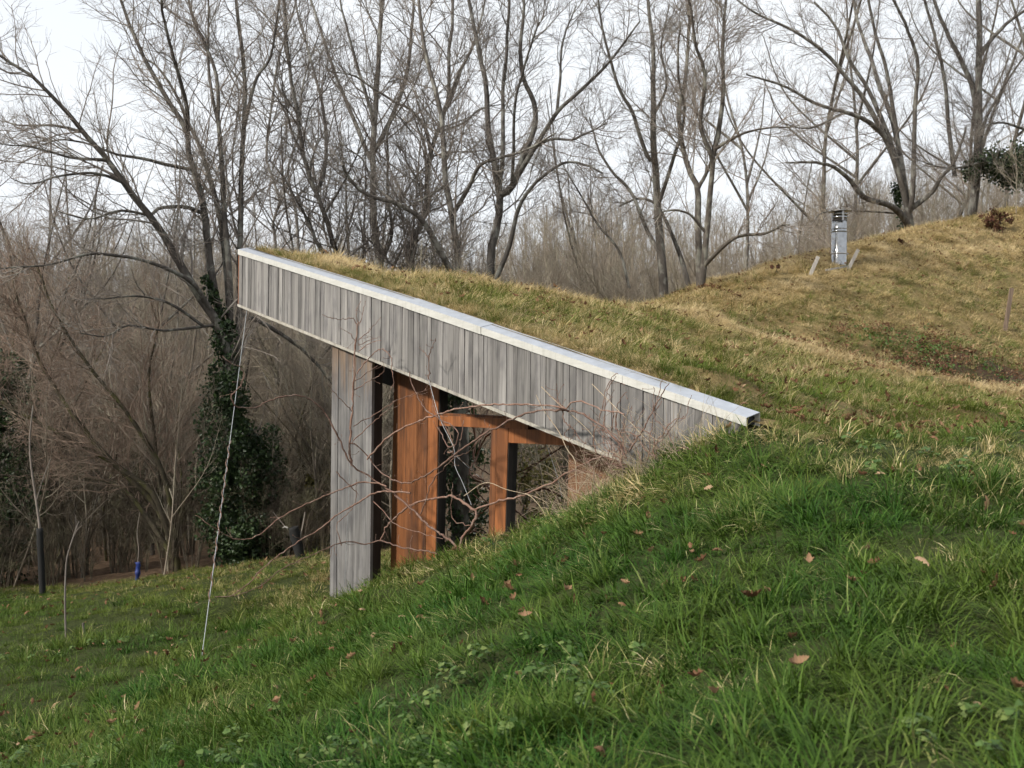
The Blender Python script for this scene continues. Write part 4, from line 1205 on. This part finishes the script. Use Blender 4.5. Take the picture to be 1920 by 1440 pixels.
# longer tufts standing out of it
x = r.uniform(-7, 7, 22000); y = r.uniform(1.5, 13, 22000)
p = np.c_[x, y, zA(x, y)]; ok, d = inview(p, .1); s_, w_ = sw(p)
ok &= ~((w_ > .3) & (s_ > .9) & (s_ < 7.3)) & ~((w_ > -.04) & (s_ > 3.0) & (s_ < 6.75))
cl = fbm(x * 1.4, y * 1.4, NB)
ok &= r.random(len(x)) < np.clip(.05 + 3.2 * np.clip(cl - .10, 0, 1), 0, 1) * np.clip((5 / d), 0, 1)
ok &= ~((x < -2.5) & (y > 7) & (r.random(len(x)) < .8))
pT = p[ok]; dT = d[ok]; n = len(pT); gx_, gy_ = slope(zA0, pT[:, 0], pT[:, 1])
wT = sw(pT)[1]; tp = smooth(-1.0, .2, wT) * smooth(5.2, 6.4, dT)
scatter('grass_tufts', pT, tilt(n, r, .15, np.arctan2(-gy_, -gx_), np.clip(np.hypot(gx_, gy_) * 1.2, 0, .7)), r.uniform(.6, 1.1, n), np.where(r.random(n) < .85, r.integers(0, 4, n), 4 + r.integers(0, 4, n)), TUFT,
        'longer grass tufts standing out of the bank', {'dry': .1 + .3 * tp + r.normal(0, .08, n), 'hue': np.clip(.2 + .5 * tp + r.normal(0, .2, n), 0, 1)})
# roof and mound
gss, gww = np.meshgrid(np.arange(-5.6, 7.25, CELL * .82), np.r_[.30, .48, np.arange(.74, 32, CELL * .82)])
s_ = gss.ravel() + r.uniform(-.05, .05, gss.size); w_ = gww.ravel() + r.uniform(-.05, .05, gss.size)
s_ = np.where((s_ < .14) & (s_ > -.3), .14, s_)
x, y = xy(s_, w_); p = np.c_[x, y, zB(s_, w_)]; ok, d = inview(p, .2)
ok &= (s_ > .1) | (w_ > 7.1)
ok &= r.random(len(s_)) > .72 * mould_shade(s_, w_)
pB = p[ok]; sB = s_[ok]; wB = w_[ok]; n = len(pB)
c1 = fbm(sB * .9, wB * .9, NB); c2 = fbm(sB * 2.6 + 5, wB * 2.6, NC)
rgB, gul = ridge(sB, wB)       # straw ridge, and the leafy hollow between it and the mound
dwB = wB - ridge_w(sB)
dry = .55 - .13 * smooth(1.2, 2.4, sB) * (dwB < -.7) + .22 * c1 - .30 * smooth(4.2, 6.4, sB) * (dwB < .5) + .50 * rgB - .30 * gul - .35 * mould_shade(sB, wB) + .26 * smooth(1.6, .4, sB) * (dwB < .6) + .05 * smooth(2, 4, dwB) + .22 * smooth(.7, .1, sB)
hue = np.clip(.85 + .4 * c2 - .3 * smooth(5.2, 6.8, sB) - .35 * gul - .3 * mould_shade(sB, wB), 0, 1)
idx = np.where(r.random(n) < .9 - .7 * gul, 12 + r.integers(0, 6, n), 8 + r.integers(0, 4, n))
gs_, gw_ = slope(zB, sB, wB)
gx_, gy_ = gs_ * EV[0] + gw_ * NV[0], gs_ * EV[1] + gw_ * NV[1]
turn = np.arctan2(-gy_, -gx_) + r.normal(0, .7, n)
scl = r.uniform(.85, 1.15, n) * (1 - .3 * gul) * np.where(wB < .37, .5, np.where(wB < .55, .8, 1))
scatter('roof_grass', pB, lie(gx_, gy_, r, turn), scl, idx, PATCH, 'matted straw coloured grass on the turf roof and mound', {'dry': dry, 'hue': hue})
s_ = np.r_[r.uniform(-5, 7.2, 17000), r.uniform(.02, 6.6, 900)]; w_ = np.r_[.24 + 26 * r.random(17000) ** 1.4, r.uniform(.16, .40, 900)]
x, y = xy(s_, w_); p = np.c_[x, y, zB(s_, w_)]; ok, d = inview(p, .05)
ok &= (s_ > .03) | (w_ > 7)
cl = fbm(s_ * 1.6, w_ * 1.6, NC)
ok &= (r.random(len(p)) < np.clip(.12 + 1.3 * np.clip(cl, 0, 1) + .5 * ridge(s_, w_)[0], 0, 1)) | (w_ < .4)
pT = p[ok]; n = len(pT)
scatter('dry_grass_tufts', pT, tilt(n, r, .45), r.uniform(.5, .95, n) * np.where(w_[ok] < .5, .55, 1), 4 + r.integers(0, 4, n), TUFT, 'taller dry grass tufts on the turf roof',
        {'dry': .60 + r.normal(0, .24, n) + .3 * ridge(s_[ok], w_[ok])[0] - .3 * ridge(s_[ok], w_[ok])[1] - .3 * smooth(4.8, 6.6, s_[ok]), 'hue': np.full(n, .85)})

# broad-leaved weeds low in the grass
M_weed = leafmat('weed_leaf', [(0, (.04, .085, .018)), (.6, (.085, .15, .035)), (1, (.17, .22, .06))], .5, .3, .35)
weeds = []
for k in range(4):
    m = 13; a = np.arange(m) * 2.4 + r.uniform(0, .6, m); rad_ = r.uniform(.015, .06, m); hz = r.uniform(.03, .10, m)
    V = []; Q = []; T_ = []
    for j in range(m):
        c_ = np.array([math.cos(a[j]) * rad_[j], math.sin(a[j]) * rad_[j], hz[j]]); sz = r.uniform(.014, .026)
        nrm = norm(np.array([math.cos(a[j]) * .4, math.sin(a[j]) * .4, 1]) + r.normal(0, .25, 3)); u_ = norm(np.cross(nrm, [math.cos(a[j]), math.sin(a[j]), .1])); v_ = np.cross(nrm, u_)
        b0 = len(V)
        for t_ in range(8):
            an_ = t_ * math.pi / 4; rr2 = sz * (1 + .28 * math.cos(3 * an_))
            V.append(c_ + u_ * math.cos(an_) * rr2 + v_ * math.sin(an_) * rr2 + nrm * .003 * math.cos(2 * an_))
        Q += [(b0, b0 + 1, b0 + 2, b0 + 3), (b0, b0 + 3, b0 + 4, b0 + 7), (b0 + 4, b0 + 5, b0 + 6, b0 + 7)]
        T_ += [r.random()] * 8
    weeds.append(mesh_np('weed', np.array(V), np.array(Q), M_weed, True, {'tint': ('FLOAT', np.array(T_))}))
x = r.uniform(-6, 6, 5000); y = r.uniform(2, 10, 5000); p = np.c_[x, y, zA(x, y) + .02]; ok, d = inview(p, .05); s_, w_ = sw(p)
ok &= ~((w_ > -.05) & (s_ > .5) & (s_ < 7.2)) & (r.random(5000) < np.clip(-.05 + 1.6 * fbm(x * .8 + 4, y * .8, NA), 0, .8))
pW = p[ok]; n = len(pW)
scatter('weed_leaves', pW, tilt(n, r, .2), r.uniform(.38, .7, n), r.integers(0, 4, n), weeds, 'small broad-leaved weeds growing among the bank grass')

cover = []
for k in range(3):
    cen = np.c_[r.normal(0, .12, (46, 2)), r.uniform(.02, .10, 46)]
    V, Q, tt = leaf_cards(cen, r, .032, .2); cover.append(mesh_np('bramble_cover', V, Q, (M_weed, M_redleaf, M_deadleaf)[k], False, {'tint': ('FLOAT', np.clip(tt * .8, 0, 1))}))
s_ = 1.4 + 4.6 * r.random(2600) ** .7; w_ = ridge_w(s_) + 1.9 + r.normal(0, 1.0, 2600); x, y = xy(s_, w_); p = np.c_[x, y, zB(s_, w_)]; ok, d = inview(p, .05)
ok &= r.random(2600) < np.clip(.25 + .9 * fbm(s_ * 1.5, w_ * 1.5, NA), 0, .7)
pW = p[ok]; n = len(pW)
scatter('bramble_cover', pW, tilt(n, r, .3), r.uniform(.6, 1.2, n), r.integers(0, 3, n), cover, 'low dark leafy cover in the hollow below the mound')

# ------------------------------------------------------------------ fallen leaves
def oak_leaf(seed, tint, curl):
    r = np.random.default_rng(seed); m = 22
    t = np.linspace(0, 1, m); wv = (.21 * np.sin(math.pi * np.clip(t * 1.02, 0, 1)) ** .8) * (1 + .24 * np.sin(t * r.uniform(15, 24) + r.uniform(0, 6)))
    wv = np.abs(wv) * (.8 + .4 * t) * (1 + r.normal(0, .12, m)) + .008
    mid = np.stack([t - .5, np.zeros(m), curl * (t - .5) ** 2 + r.normal(0, .01, m)], 1)
    V = []; Q = []
    for k in range(m):
        f1 = curl * .9 * wv[k] + r.normal(0, .03)
        V += [mid[k] + [0, wv[k], f1], mid[k], mid[k] + [0, -wv[k], curl * .9 * wv[k] + r.normal(0, .015)]]
    for k in range(m - 1):
        o = 3 * k; Q += [(o, o + 1, o + 4, o + 3), (o + 1, o + 2, o + 5, o + 4)]
    V = np.array(V) * .1
    return mesh_np('oak_leaf', V, np.array(Q), M_deadleaf, True, {'tint': ('FLOAT', np.clip(tint + r.normal(0, .06, len(V)), 0, 1))})
LEAF = [oak_leaf(130 + k, tn, cu) for k, (tn, cu) in enumerate([(.08, 1.3), (.25, 1.0), (.45, -1.0), (.62, 1.2), (.85, -.8), (.5, 1.7)])]
r = np.random.default_rng(140)
x = r.uniform(-9, 7, 11000); y = r.uniform(2, 17, 11000)
p = np.c_[x, y, zA(x, y)]; ok, d = inview(p, .05); s_, w_ = sw(p)
ok &= ~((w_ > -.05) & (s_ > .5) & (s_ < 7.2))
ok &= r.random(len(p)) < np.clip(.12 + .7 * np.clip(fbm(x * .5, y * .5, NA), 0, 1) + .75 * smooth(-1.6, -2.6, x) * smooth(8.2, 6.6, y) * (fbm(x * 1.1, y * 1.1, NB) > -.05), 0, 1)
pl = p[ok]; pl[:, 2] += r.uniform(.0, .065, len(pl))
s_ = r.uniform(-4, 7.2, 22000); w_ = .3 + 20 * r.random(22000) ** 1.1
w_ = np.where((s_ < .05) & (w_ < 7), 9.0, w_)
x, y = xy(s_, w_); p = np.c_[x, y, zB(s_, w_)]; ok, d = inview(p, .05)
_, gul = ridge(s_, w_)
ok &= r.random(len(p)) < .08 + 1.0 * gul + 1.0 * mould_shade(s_, w_) + .45 * np.clip(fbm(s_ * .9, w_ * .9, NC), 0, 1) + .3 * smooth(5, 6.5, s_)
pq = p[ok]; pq[:, 2] += r.uniform(.03, .09, len(pq))
al = np.vstack([pl, pq]); n = len(al)
rt = np.stack([r.normal(0, .5, n), r.normal(0, .5, n), r.uniform(0, 6.28, n)], 1)
wts = np.array([.3, .25, .2, .12, .05, .08])
scatter('leaf_litter', al, rt, r.uniform(.32, .78, n), r.choice(6, n, p=wts), LEAF, 'brown dead oak leaves strewn through the grass')
BIGLEAF = [((1340, 1300), 3, 'pale torn dead oak leaf lying low on the bank, bottom right of centre'), ((1495, 1245), 3, 'large pale brown curled oak leaf on the right foreground bank'),
           ((1305, 1268), 1, 'orange brown curled leaf just left of the large pale one'), ((680, 1140), 4, 'cream coloured dead leaf by the foot of the grey post'),
           ((385, 1240), 1, 'brown leaf lying at the foot of the slanting wire'), ((1325, 912), 4, 'pale leaf on the bank just below the right end of the fascia'),
           ((1730, 1045), 4, 'single whitish leaf on the dark grass at the right'), ((210, 1355), 3, 'pale leaf in the leafy patch at the lower left'),
           ((55, 1380), 2, 'large brown leaf in the lower left corner'), ((1615, 890), 1, 'brown leaf stuck upright in the grass right of the capping end'),
           ((520, 1318), 3, 'pale pinkish leaf on the lawn at lower left of centre'), ((1410, 1120), 0, 'dark red brown leaf in the thick grass right of centre'),
           ((985, 1155), 3, 'pale crumpled leaf in the middle of the bank'), ((1905, 1290), 1, 'orange leaf at the right picture edge low down')]
for (px, py), k, lb in BIGLEAF:
    best = None
    for d in np.linspace(2.4, 14, 260):
        q = P(px, py, d)
        if q[2] < float(zA(q[0], q[1])) + .10: best = q; break
    if best is None: continue
    o = link('fallen_leaf', LEAF[k]); o.location = best
    o.rotation_euler = (random.uniform(-.1, .9), random.uniform(-.3, .3), random.uniform(0, 6.28)); sc = random.uniform(.62, .9); o.scale = (sc, sc, sc)
    tag(o, lb, 'leaf', 'larger fallen leaves')

# ------------------------------------------------------------------ ivy trunk beyond the left edge, mirrored in the panes
gx0 = -14.3; gy0 = 11.7
zt0 = float(zA(gx0, gy0))
IT = empty('ivy_clad_tree', (gx0, gy0, zt0), 'ivy-covered trunk mirrored in the first window pane', 'tree', 'trees at the side reflected in the glass')
rr_ = np.random.default_rng(150)
tv, cv = grow([([np.array([gx0, gy0, zt0 - .2]), np.array([gx0 + .1, gy0, zt0 + 3]), np.array([gx0, gy0 + .3, zt0 + 6]), np.array([gx0 + .3, gy0, zt0 + 10])], .2, .08)], rr_, 40, 260, 600)
pobj('trunk', *tv, M_bark_dark, IT, True); pobj('crown', *cv, M_twig, IT, True)
ivy_cloud(IT, 5000, .09, [np.array([gx0, gy0, zt0 - .1]), np.array([gx0, gy0, zt0 + 2]), np.array([gx0, gy0, zt0 + 4.5])], [.6, .5, .4], 151, 50)

# ------------------------------------------------------------------ climbing vine in front of the house
def vd(px):
    return float(np.interp(px, [380, 600, 700, 860, 1000, 1160, 1300], [8.9, 9.55, 9.7, 8.8, 8.12, 7.45, 6.95]))
def vine_pts(pts, dz=0.0):
    return [P(x, y, vd(x) + dz) for x, y in pts]
VROOT = P(862, 1036, vd(862))
VINE = empty('climbing_vine', (VROOT[0], VROOT[1], float(zA(VROOT[0], VROOT[1]))), 'bare brown climbing vine sprawling over wires in front of the posts and windows', 'vine')
VS = [
 (1.7, 1.2, [(687, 862), (726, 820), (777, 793), (819, 778), (861, 766.5), (917, 759.5), (974, 758), (1030, 761), (1058, 767), (1072, 755), (1090, 752), (1103, 758), (1130, 768), (1153, 773), (1170, 776)]),
 (1.2, 1.9, [(655, 830), (673, 838), (692, 858), (715, 885), (749, 904), (777, 901), (819, 879), (847, 856), (889, 826), (926, 803), (974, 780), (1002, 771), (1044, 768), (1086, 775), (1117, 790), (1133, 802), (1147, 815), (1162, 833), (1172, 860)]),
 (1.1, 2.3, [(416, 669), (433, 681), (452, 689), (457.5, 703), (452, 723), (437, 738), (434, 748), (442, 760), (461, 765), (480, 763), (502, 752), (525, 745), (547, 741), (570, 744), (591, 755), (607, 772), (622, 796), (639, 831), (659, 871), (692, 893), (715, 910), (737, 924), (763, 947), (794, 975), (819, 997), (850, 1018), (862, 1036)]),
 (3.0, 1.4, [(862, 1040), (867, 1008), (884, 986), (893, 969), (892, 958), (878, 948), (861, 938), (844, 930), (819, 934), (777, 944), (749, 963), (726, 986), (718, 1005), (712, 1014)]),
 (2.0, 1.3, [(892, 955), (931, 941), (974, 931), (1016, 913), (1058, 890), (1100, 868), (1125, 858), (1150, 862)]),
 (1.9, .9, [(770, 925), (734, 922), (707, 924), (682, 935), (661, 949), (632, 966), (602, 989), (569, 1010), (527, 1039), (496, 1062), (473, 1087), (452, 1105), (430, 1118), (404, 1118)]),
 (1.6, .8, [(724, 912), (713, 908), (690, 904), (665, 908), (619, 926), (569, 947), (527, 970), (505, 987), (486, 1003), (465, 1011), (444, 1010), (419, 1001), (390, 982), (365, 966)]),
 (1.5, .9, [(819, 1039), (791, 1032), (749, 1025), (712, 1014), (690, 1021), (652, 1016), (632, 1020), (596, 1035), (559, 1053), (527, 1068), (502, 1089), (475, 1105), (434, 1118)]),
 (1.6, 2.4, [(672, 602), (668, 640), (665, 669), (664, 698), (662, 742), (660, 771), (658, 800), (655, 844), (660, 872)]),
 (1.0, .6, [(671, 612), (660, 597), (637, 599), (613, 594), (604, 589)]),
 (.9, .5, [(673, 611), (681, 584), (684, 564)]), (.7, .4, [(671, 605), (668, 585), (676, 565)]),
 (.9, .5, [(667, 639), (656, 626), (637, 612)]), (.8, .4, [(671, 639), (694, 618), (714, 594)]),
 (.8, .4, [(671, 648), (690, 639), (714, 631)]), (.9, .5, [(671, 659), (694, 643), (716, 637)]),
 (1.2, .5, [(668, 701), (687, 676), (702, 660), (717, 654), (728, 662), (735, 678), (734, 695), (738, 706), (737, 722), (732, 732)]),
 (1.0, .5, [(665, 716), (687, 700), (708, 685)]), (1.0, .5, [(665, 730), (693, 714), (712, 703), (720, 695)]),
 (.9, .5, [(662, 800), (690, 784), (712, 772), (740, 752), (790, 735), (803, 722)]),
 (1.0, .5, [(658, 830), (690, 800), (720, 775), (744, 748)]),
 (.9, .6, [(660, 771), (640, 750), (630, 740), (615, 722)]),
 (1.4, .6, [(804, 720), (804, 690), (804, 666), (812, 648), (818, 636)]), (.8, .5, [(804, 672), (797, 662), (793, 655)]),
 (1.0, 1.2, [(804, 713), (810, 735), (814, 764), (824, 783), (839, 808), (851, 834), (850, 845), (840, 850)]),
 (1.0, 1.2, [(769, 698), (771, 716), (782, 742), (801, 770), (822, 784), (850, 800), (860, 815), (853, 834), (840, 836), (828, 815), (820, 800)]),
 (1.0, .5, [(862, 826), (866, 812), (868, 790)]), (1.0, .5, [(884, 986), (850, 975), (846, 945), (848, 905)]),
 (1.2, .6, [(790, 965), (800, 930), (812, 900), (830, 880), (850, 860), (880, 845), (905, 818), (920, 810)]),
 (1.0, .5, [(640, 1022), (632, 985), (655, 960), (668, 935), (668, 900)]), (1.0, .5, [(700, 940), (720, 960), (745, 985), (790, 1000), (830, 1010)]),
 (1.2, .6, [(630, 885), (650, 905), (672, 928)]),
 (1.3, .5, [(1055, 768), (1058, 790), (1068, 800), (1058, 812), (1066, 825), (1075, 832)]), (1.2, .5, [(1050, 770), (1046, 745), (1044, 720)]),
 (1.3, .5, [(1066, 795), (1080, 810), (1090, 825), (1100, 832)]), (1.0, .5, [(1060, 765), (1040, 748), (1030, 742)]),
 (1.3, .6, [(1118, 850), (1113, 825), (1120, 795), (1130, 765), (1135, 735), (1150, 705), (1160, 700)]),
 (1.2, .6, [(1132, 800), (1133, 765), (1140, 730), (1155, 706)]), (1.2, .6, [(1147, 810), (1150, 780), (1145, 745), (1140, 740)]),
 (1.2, .6, [(1155, 800), (1158, 760), (1170, 740), (1175, 735)]), (1.2, .6, [(1175, 850), (1165, 820), (1153, 800), (1156, 770)]),
 (1.6, .8, [(1180, 845), (1193, 825), (1207, 803), (1223, 775), (1237, 747), (1248, 730), (1255, 717)]), (.9, .5, [(1226, 770), (1236, 740), (1240, 715), (1250, 700)]),
 (1.3, .7, [(1080, 925), (1060, 905), (1100, 880), (1140, 870), (1180, 872)]),
]
rt_ = np.random.default_rng(155)
for k in range(22):
    x0 = rt_.uniform(1110, 1270); y0 = float(np.interp(x0, [1100, 1200, 1300], [905, 868, 838])); a0 = rt_.uniform(-2.4, -.9); pts = [(x0, y0)]
    for j in range(rt_.integers(4, 7)):
        a0 += rt_.normal(0, .45); st_ = rt_.uniform(14, 32)
        pts.append((pts[-1][0] + math.cos(a0) * st_, pts[-1][1] + math.sin(a0) * st_))
    VS.append((rt_.uniform(.8, 1.4), .5, pts))
allp = []; allr = []
for k, (ra, rb, pts) in enumerate(VS):
    p_ = spline(vine_pts(pts, (k % 5 - 2) * .03), max(12, 4 * len(pts)))
    j = rng.normal(0, .004, p_.shape); p_ = p_ + j
    um = vd(pts[0][0]) / FPX
    rr = np.linspace(ra, rb, len(p_)) * um * (1 + .12 * rng.normal(size=len(p_)))
    v, q = tubes(p_[None], rr[None], 6)
    pobj('stem', v, q, M_vine, VINE, True)
    allp.append(spline(p_, 24)); allr.append(np.interp(np.linspace(0, 1, 24), np.linspace(0, 1, len(rr)), rr))
rv_ = np.random.default_rng(160)
kp, kr = kids(np.array(allp), np.array(allr), 210, .05, .98, .02, .09, (35, 75), .5, 5, .22, .6, .0016, rv_)
v, q = tubes(kp, np.maximum(kr, .0015), 4)
tag(pobj('side_twigs', v, q, M_vine, VINE, True), kind='stuff')
# buds at the twig tips
bp = kp[:, -1]; V = []; Q = []
oct_ = np.array([(1, 0, 0), (-1, 0, 0), (0, 1, 0), (0, -1, 0), (0, 0, 1.5), (0, 0, -1.5)]) * .0042
of = [(0, 2, 4), (2, 1, 4), (1, 3, 4), (3, 0, 4), (2, 0, 5), (1, 2, 5), (3, 1, 5), (0, 3, 5)]
for k, b in enumerate(bp):
    V.append(oct_ + b); Q += [tuple(6 * k + i for i in f_) for f_ in of]
tag(pobj('buds', np.concatenate(V), np.array(Q), M_vine, VINE, True), kind='stuff')

# wires
def wire(pts, rpx, label, n=30):
    p_ = spline(pts, n); um = float(np.dot(p_[0] - C, F)) / FPX
    v, q = tubes(p_[None], np.full((1, n), rpx * um), 6)
    return tag(pobj('support_wire', v, q, M_wire, None, True), label, 'wire', 'vine support wires')
wb = P(378, 1235, 8.4)
wb[2] = float(zA(wb[0], wb[1]))
wt = SW(*[float(a) for a in sw(onw(463, 588, .03))], float(botz(.12)))
wire([wt, wt * .5 + wb * .5 + [0, 0, -.01], wb], .6, 'long slanting steel wire from the raised roof end down to the lawn')
s0_ = s_at(652, 900, .02)
wire([onw(662, 690, .018), onw(655, 900, .018), onw(646, 1098, .018)], .55, 'thin steel wire running down the face of the grey post')
wire([P(804, 712, 9.1), P(824, 783, 9.0), P(851, 840, 8.9), P(853, 873, 8.85), P(867, 904, 8.8), P(884, 947, 8.75)], .6, 'kinked steel wire hanging in front of the window from the fascia')
# vine tip wound round the long wire
t_ = np.linspace(.46, .88, 90); ax = wt[None] * (1 - t_[:, None]) + wb[None] * t_[:, None]
an = t_ * 150
hel = ax + np.stack([np.cos(an) * .011, np.sin(an) * .011, np.zeros(90)], 1)
v, q = tubes(hel[None], np.full((1, 90), .0042), 5)
pobj('twining_stem', v, q, M_vine, VINE, True)

# ------------------------------------------------------------------ dry straw against the low end of the fascia
r = np.random.default_rng(170)
n = 480
s_ = 5.15 + 1.4 * r.beta(1.2, 1.6, n); w_ = r.uniform(-.34, -.03, n) ; x, y = xy(s_, w_)
o = np.c_[x, y, zA(x, y) - .02]
d = norm(-EV * r.uniform(-.3, .6, n)[:, None] + np.array([0, 0, 1.0]) * r.uniform(.25, 1.1, n)[:, None] + r.normal(0, .35, (n, 3)))
ln = r.uniform(.12, .55, n); N = 8; pts = np.empty((n, N, 3)); pts[:, 0] = o
for k in range(1, N):
    pts[:, k] = pts[:, k - 1] + d * (ln / (N - 1))[:, None]
    d = norm(d + np.array([0, 0, -.16]) + r.normal(0, .07, (n, 3)))
v, q = tubes(pts, np.full((n, N), .0013) * np.linspace(1.2, .5, N), 3)
st = pobj('dry_straw', v, q, M_straw_stem, None, True)
tag(st, 'tangle of dead straw stalks against the low end of the fascia', kind='stuff')
STK = empty('dead_bramble', P(1082, 925, 7.7), 'pale dead bramble canes leaning at the low end of the fascia', 'bramble')
for ra, pts in [(1.2, [(1082, 924), (1080, 892), (1078, 863), (1063, 842), (1050, 813), (1033, 788), (1018, 767), (1005, 740)]), (1.0, [(1083, 922), (1100, 898), (1115, 872), (1130, 850)]),
                (.9, [(1015, 725), (1045, 755), (1080, 785), (1110, 815), (1130, 845), (1180, 862)]), (.8, [(1170, 905), (1165, 850), (1172, 800), (1180, 755)]),
                (.9, [(985, 925), (1000, 935), (1020, 960), (1025, 975)]), (.8, [(870, 930), (910, 905), (950, 918), (1000, 930), (1030, 945)]), (.8, [(1060, 960), (1090, 935), (1130, 905), (1165, 880)]),
                (.9, [(1140, 880), (1190, 800), (1210, 770)]), (.7, [(1290, 850), (1270, 800), (1278, 755)]), (.7, [(1110, 720), (1180, 790), (1230, 840), (1270, 850)])]:
    p_ = spline([P(a, b, vd(a) + .02) for a, b in pts], 20)
    v, q = tubes(p_[None], np.linspace(ra, ra * .5, 20)[None] * vd(pts[0][0]) / FPX, 5)
    pobj('cane', v, q, M_straw_stem, STK, True)

# ------------------------------------------------------------------ small things on the lawn
def on_ground(px, py, d):
    q = P(px, py, d); q[2] = float(zA(q[0], q[1])); return q
def px_tube(pts, d, r0, r1, n=20, ns=8):
    p_ = spline([P(a, b, d) for a, b in pts], n)
    return tubes(p_[None], np.linspace(r0, r1, n)[None] * d / FPX, ns)
g = on_ground(124, 1192, 10.8)
SAP = empty('sapling', g, 'thin pale sapling stem standing alone on the lawn at the left', 'sapling')
v, q = px_tube([(124, 1200), (122, 1130), (124, 1060), (130, 1030), (140, 1000), (148, 978)], 10.8, 2.2, 1.3); pobj('stem', v, q, M_twig, SAP, True)
v, q = px_tube([(137, 1008), (146, 992), (154, 985)], 10.8, 1.2, .6); pobj('side_twig', v, q, M_twig, SAP, True)
v, q = px_tube([(142, 995), (143, 980), (141, 965)], 10.8, 1.0, .5); pobj('side_twig', v, q, M_twig, SAP, True)
g = on_ground(158, 1196, 10.6)
v, q = px_tube([(158, 1205), (158, 1185), (156, 1168)], 10.6, 3.0, 2.6, 10, 6)
# close the cut top of the peg
top_ = np.vstack([v[-6:]]); v = np.vstack([v, top_.mean(0)]); m_ = len(v) - 1
q3 = np.array([(m_ - 6 + i, m_ - 6 + (i + 1) % 6, m_, m_) for i in range(6)])
me_v, me_q = v, np.vstack([q, q3[:, [0, 1, 2, 3]]])
pg = bpy.data.meshes.new('wooden_peg'); org = np.array([v[:, 0].mean(), v[:, 1].mean(), v[:, 2].min()])
pg.from_pydata([tuple(a) for a in (v - org)], [], [tuple(int(i) for i in a) for a in q] + [(int(a[0]), int(a[1]), int(a[2])) for a in q3]); pg.materials.append(M_bark_dark)
o = link('wooden_peg', pg); o.location = org; tag(o, 'short dark wooden peg beside the thin sapling', 'peg')
# tree guards
def guard(px0, py0, px1, py1, d, wpx, m, label, cat, name='tree_guard', crumple=.12, seed=1, ns=12):
    r = np.random.default_rng(seed); a = P(px0, py0 + 6, d); b = P(px1, py1, d); n = 14
    p_ = np.linspace(0, 1, n)[:, None] * (b - a) + a
    v, q = tubes(p_[None], np.full((1, n), wpx * .5 * d / FPX), ns)
    v2, q2 = tubes(p_[None], np.full((1, n), wpx * .43 * d / FPX), ns)
    jit = 1 + r.normal(0, crumple, (n, ns, 1)); jit = (jit + np.roll(jit, 1, 1) + np.roll(jit, 1, 0)) / 3
    v = (p_[:, None] + (v.reshape(n, ns, 3) - p_[:, None]) * jit).reshape(-1, 3)
    v2 = (p_[:, None] + (v2.reshape(n, ns, 3) - p_[:, None]) * jit).reshape(-1, 3)
    rim = np.array([((n - 1) * ns + i, (n - 1) * ns + (i + 1) % ns, n * ns + (n - 1) * ns + (i + 1) % ns, n * ns + (n - 1) * ns + i) for i in range(ns)])
    T = empty(name, (a[0], a[1], float(zA(a[0], a[1]))), label, cat)
    pobj('sleeve', np.vstack([v, v2]), np.vstack([q, q2[:, ::-1] + n * ns, rim]), m, T, True)
    return T
T = guard(566, 1052, 550, 988, 16, 19, M_black, 'leaning black tree guard at the lawn edge left of the grey post', 'tree guard', seed=3)
v, q = px_tube([(540, 990), (534, 988), (530, 990)], 15.8, 2.0, 1.2, 6, 6); pobj('white_tie', v, q, M_lath, T, True)
v, q = px_tube([(562, 1010), (568, 985), (572, 960)], 16, 1.8, 1.0, 10, 6); pobj('stem', v, q, M_twig, T, True)
v, q = px_tube([(535, 988), (520, 970), (512, 960)], 16, .8, .5, 10, 5); pobj('stem', v, q, M_twig, T, True)
T = guard(80, 1106, 74, 990, 15.8, 12, M_black, 'tall black tree guard round a thin trunk at the far left', 'tree guard', seed=4, crumple=.08)
v, q = px_tube([(75, 1010), (74, 985), (68, 940), (58, 870), (56, 820), (62, 760)], 15.8, 2.6, 1.2, 24, 7); pobj('trunk', v, q, M_twig, T, True)
v, q = px_tube([(68, 940), (80, 900), (95, 860)], 15.5, 1.3, .6, 10, 5); pobj('side_twig', v, q, M_twig, T, True)
T = guard(257, 1088, 259, 1054, 16.6, 9, M_blue, 'small crumpled blue plastic tree tube at the wood edge', 'tree tube', name='tree_tube', crumple=.35, seed=5, ns=9)
v, q = px_tube([(258, 1060), (260, 1030), (257, 1000), (262, 960)], 16.6, 1.2, .6, 14, 5); pobj('stem', v, q, M_twig, T, True)
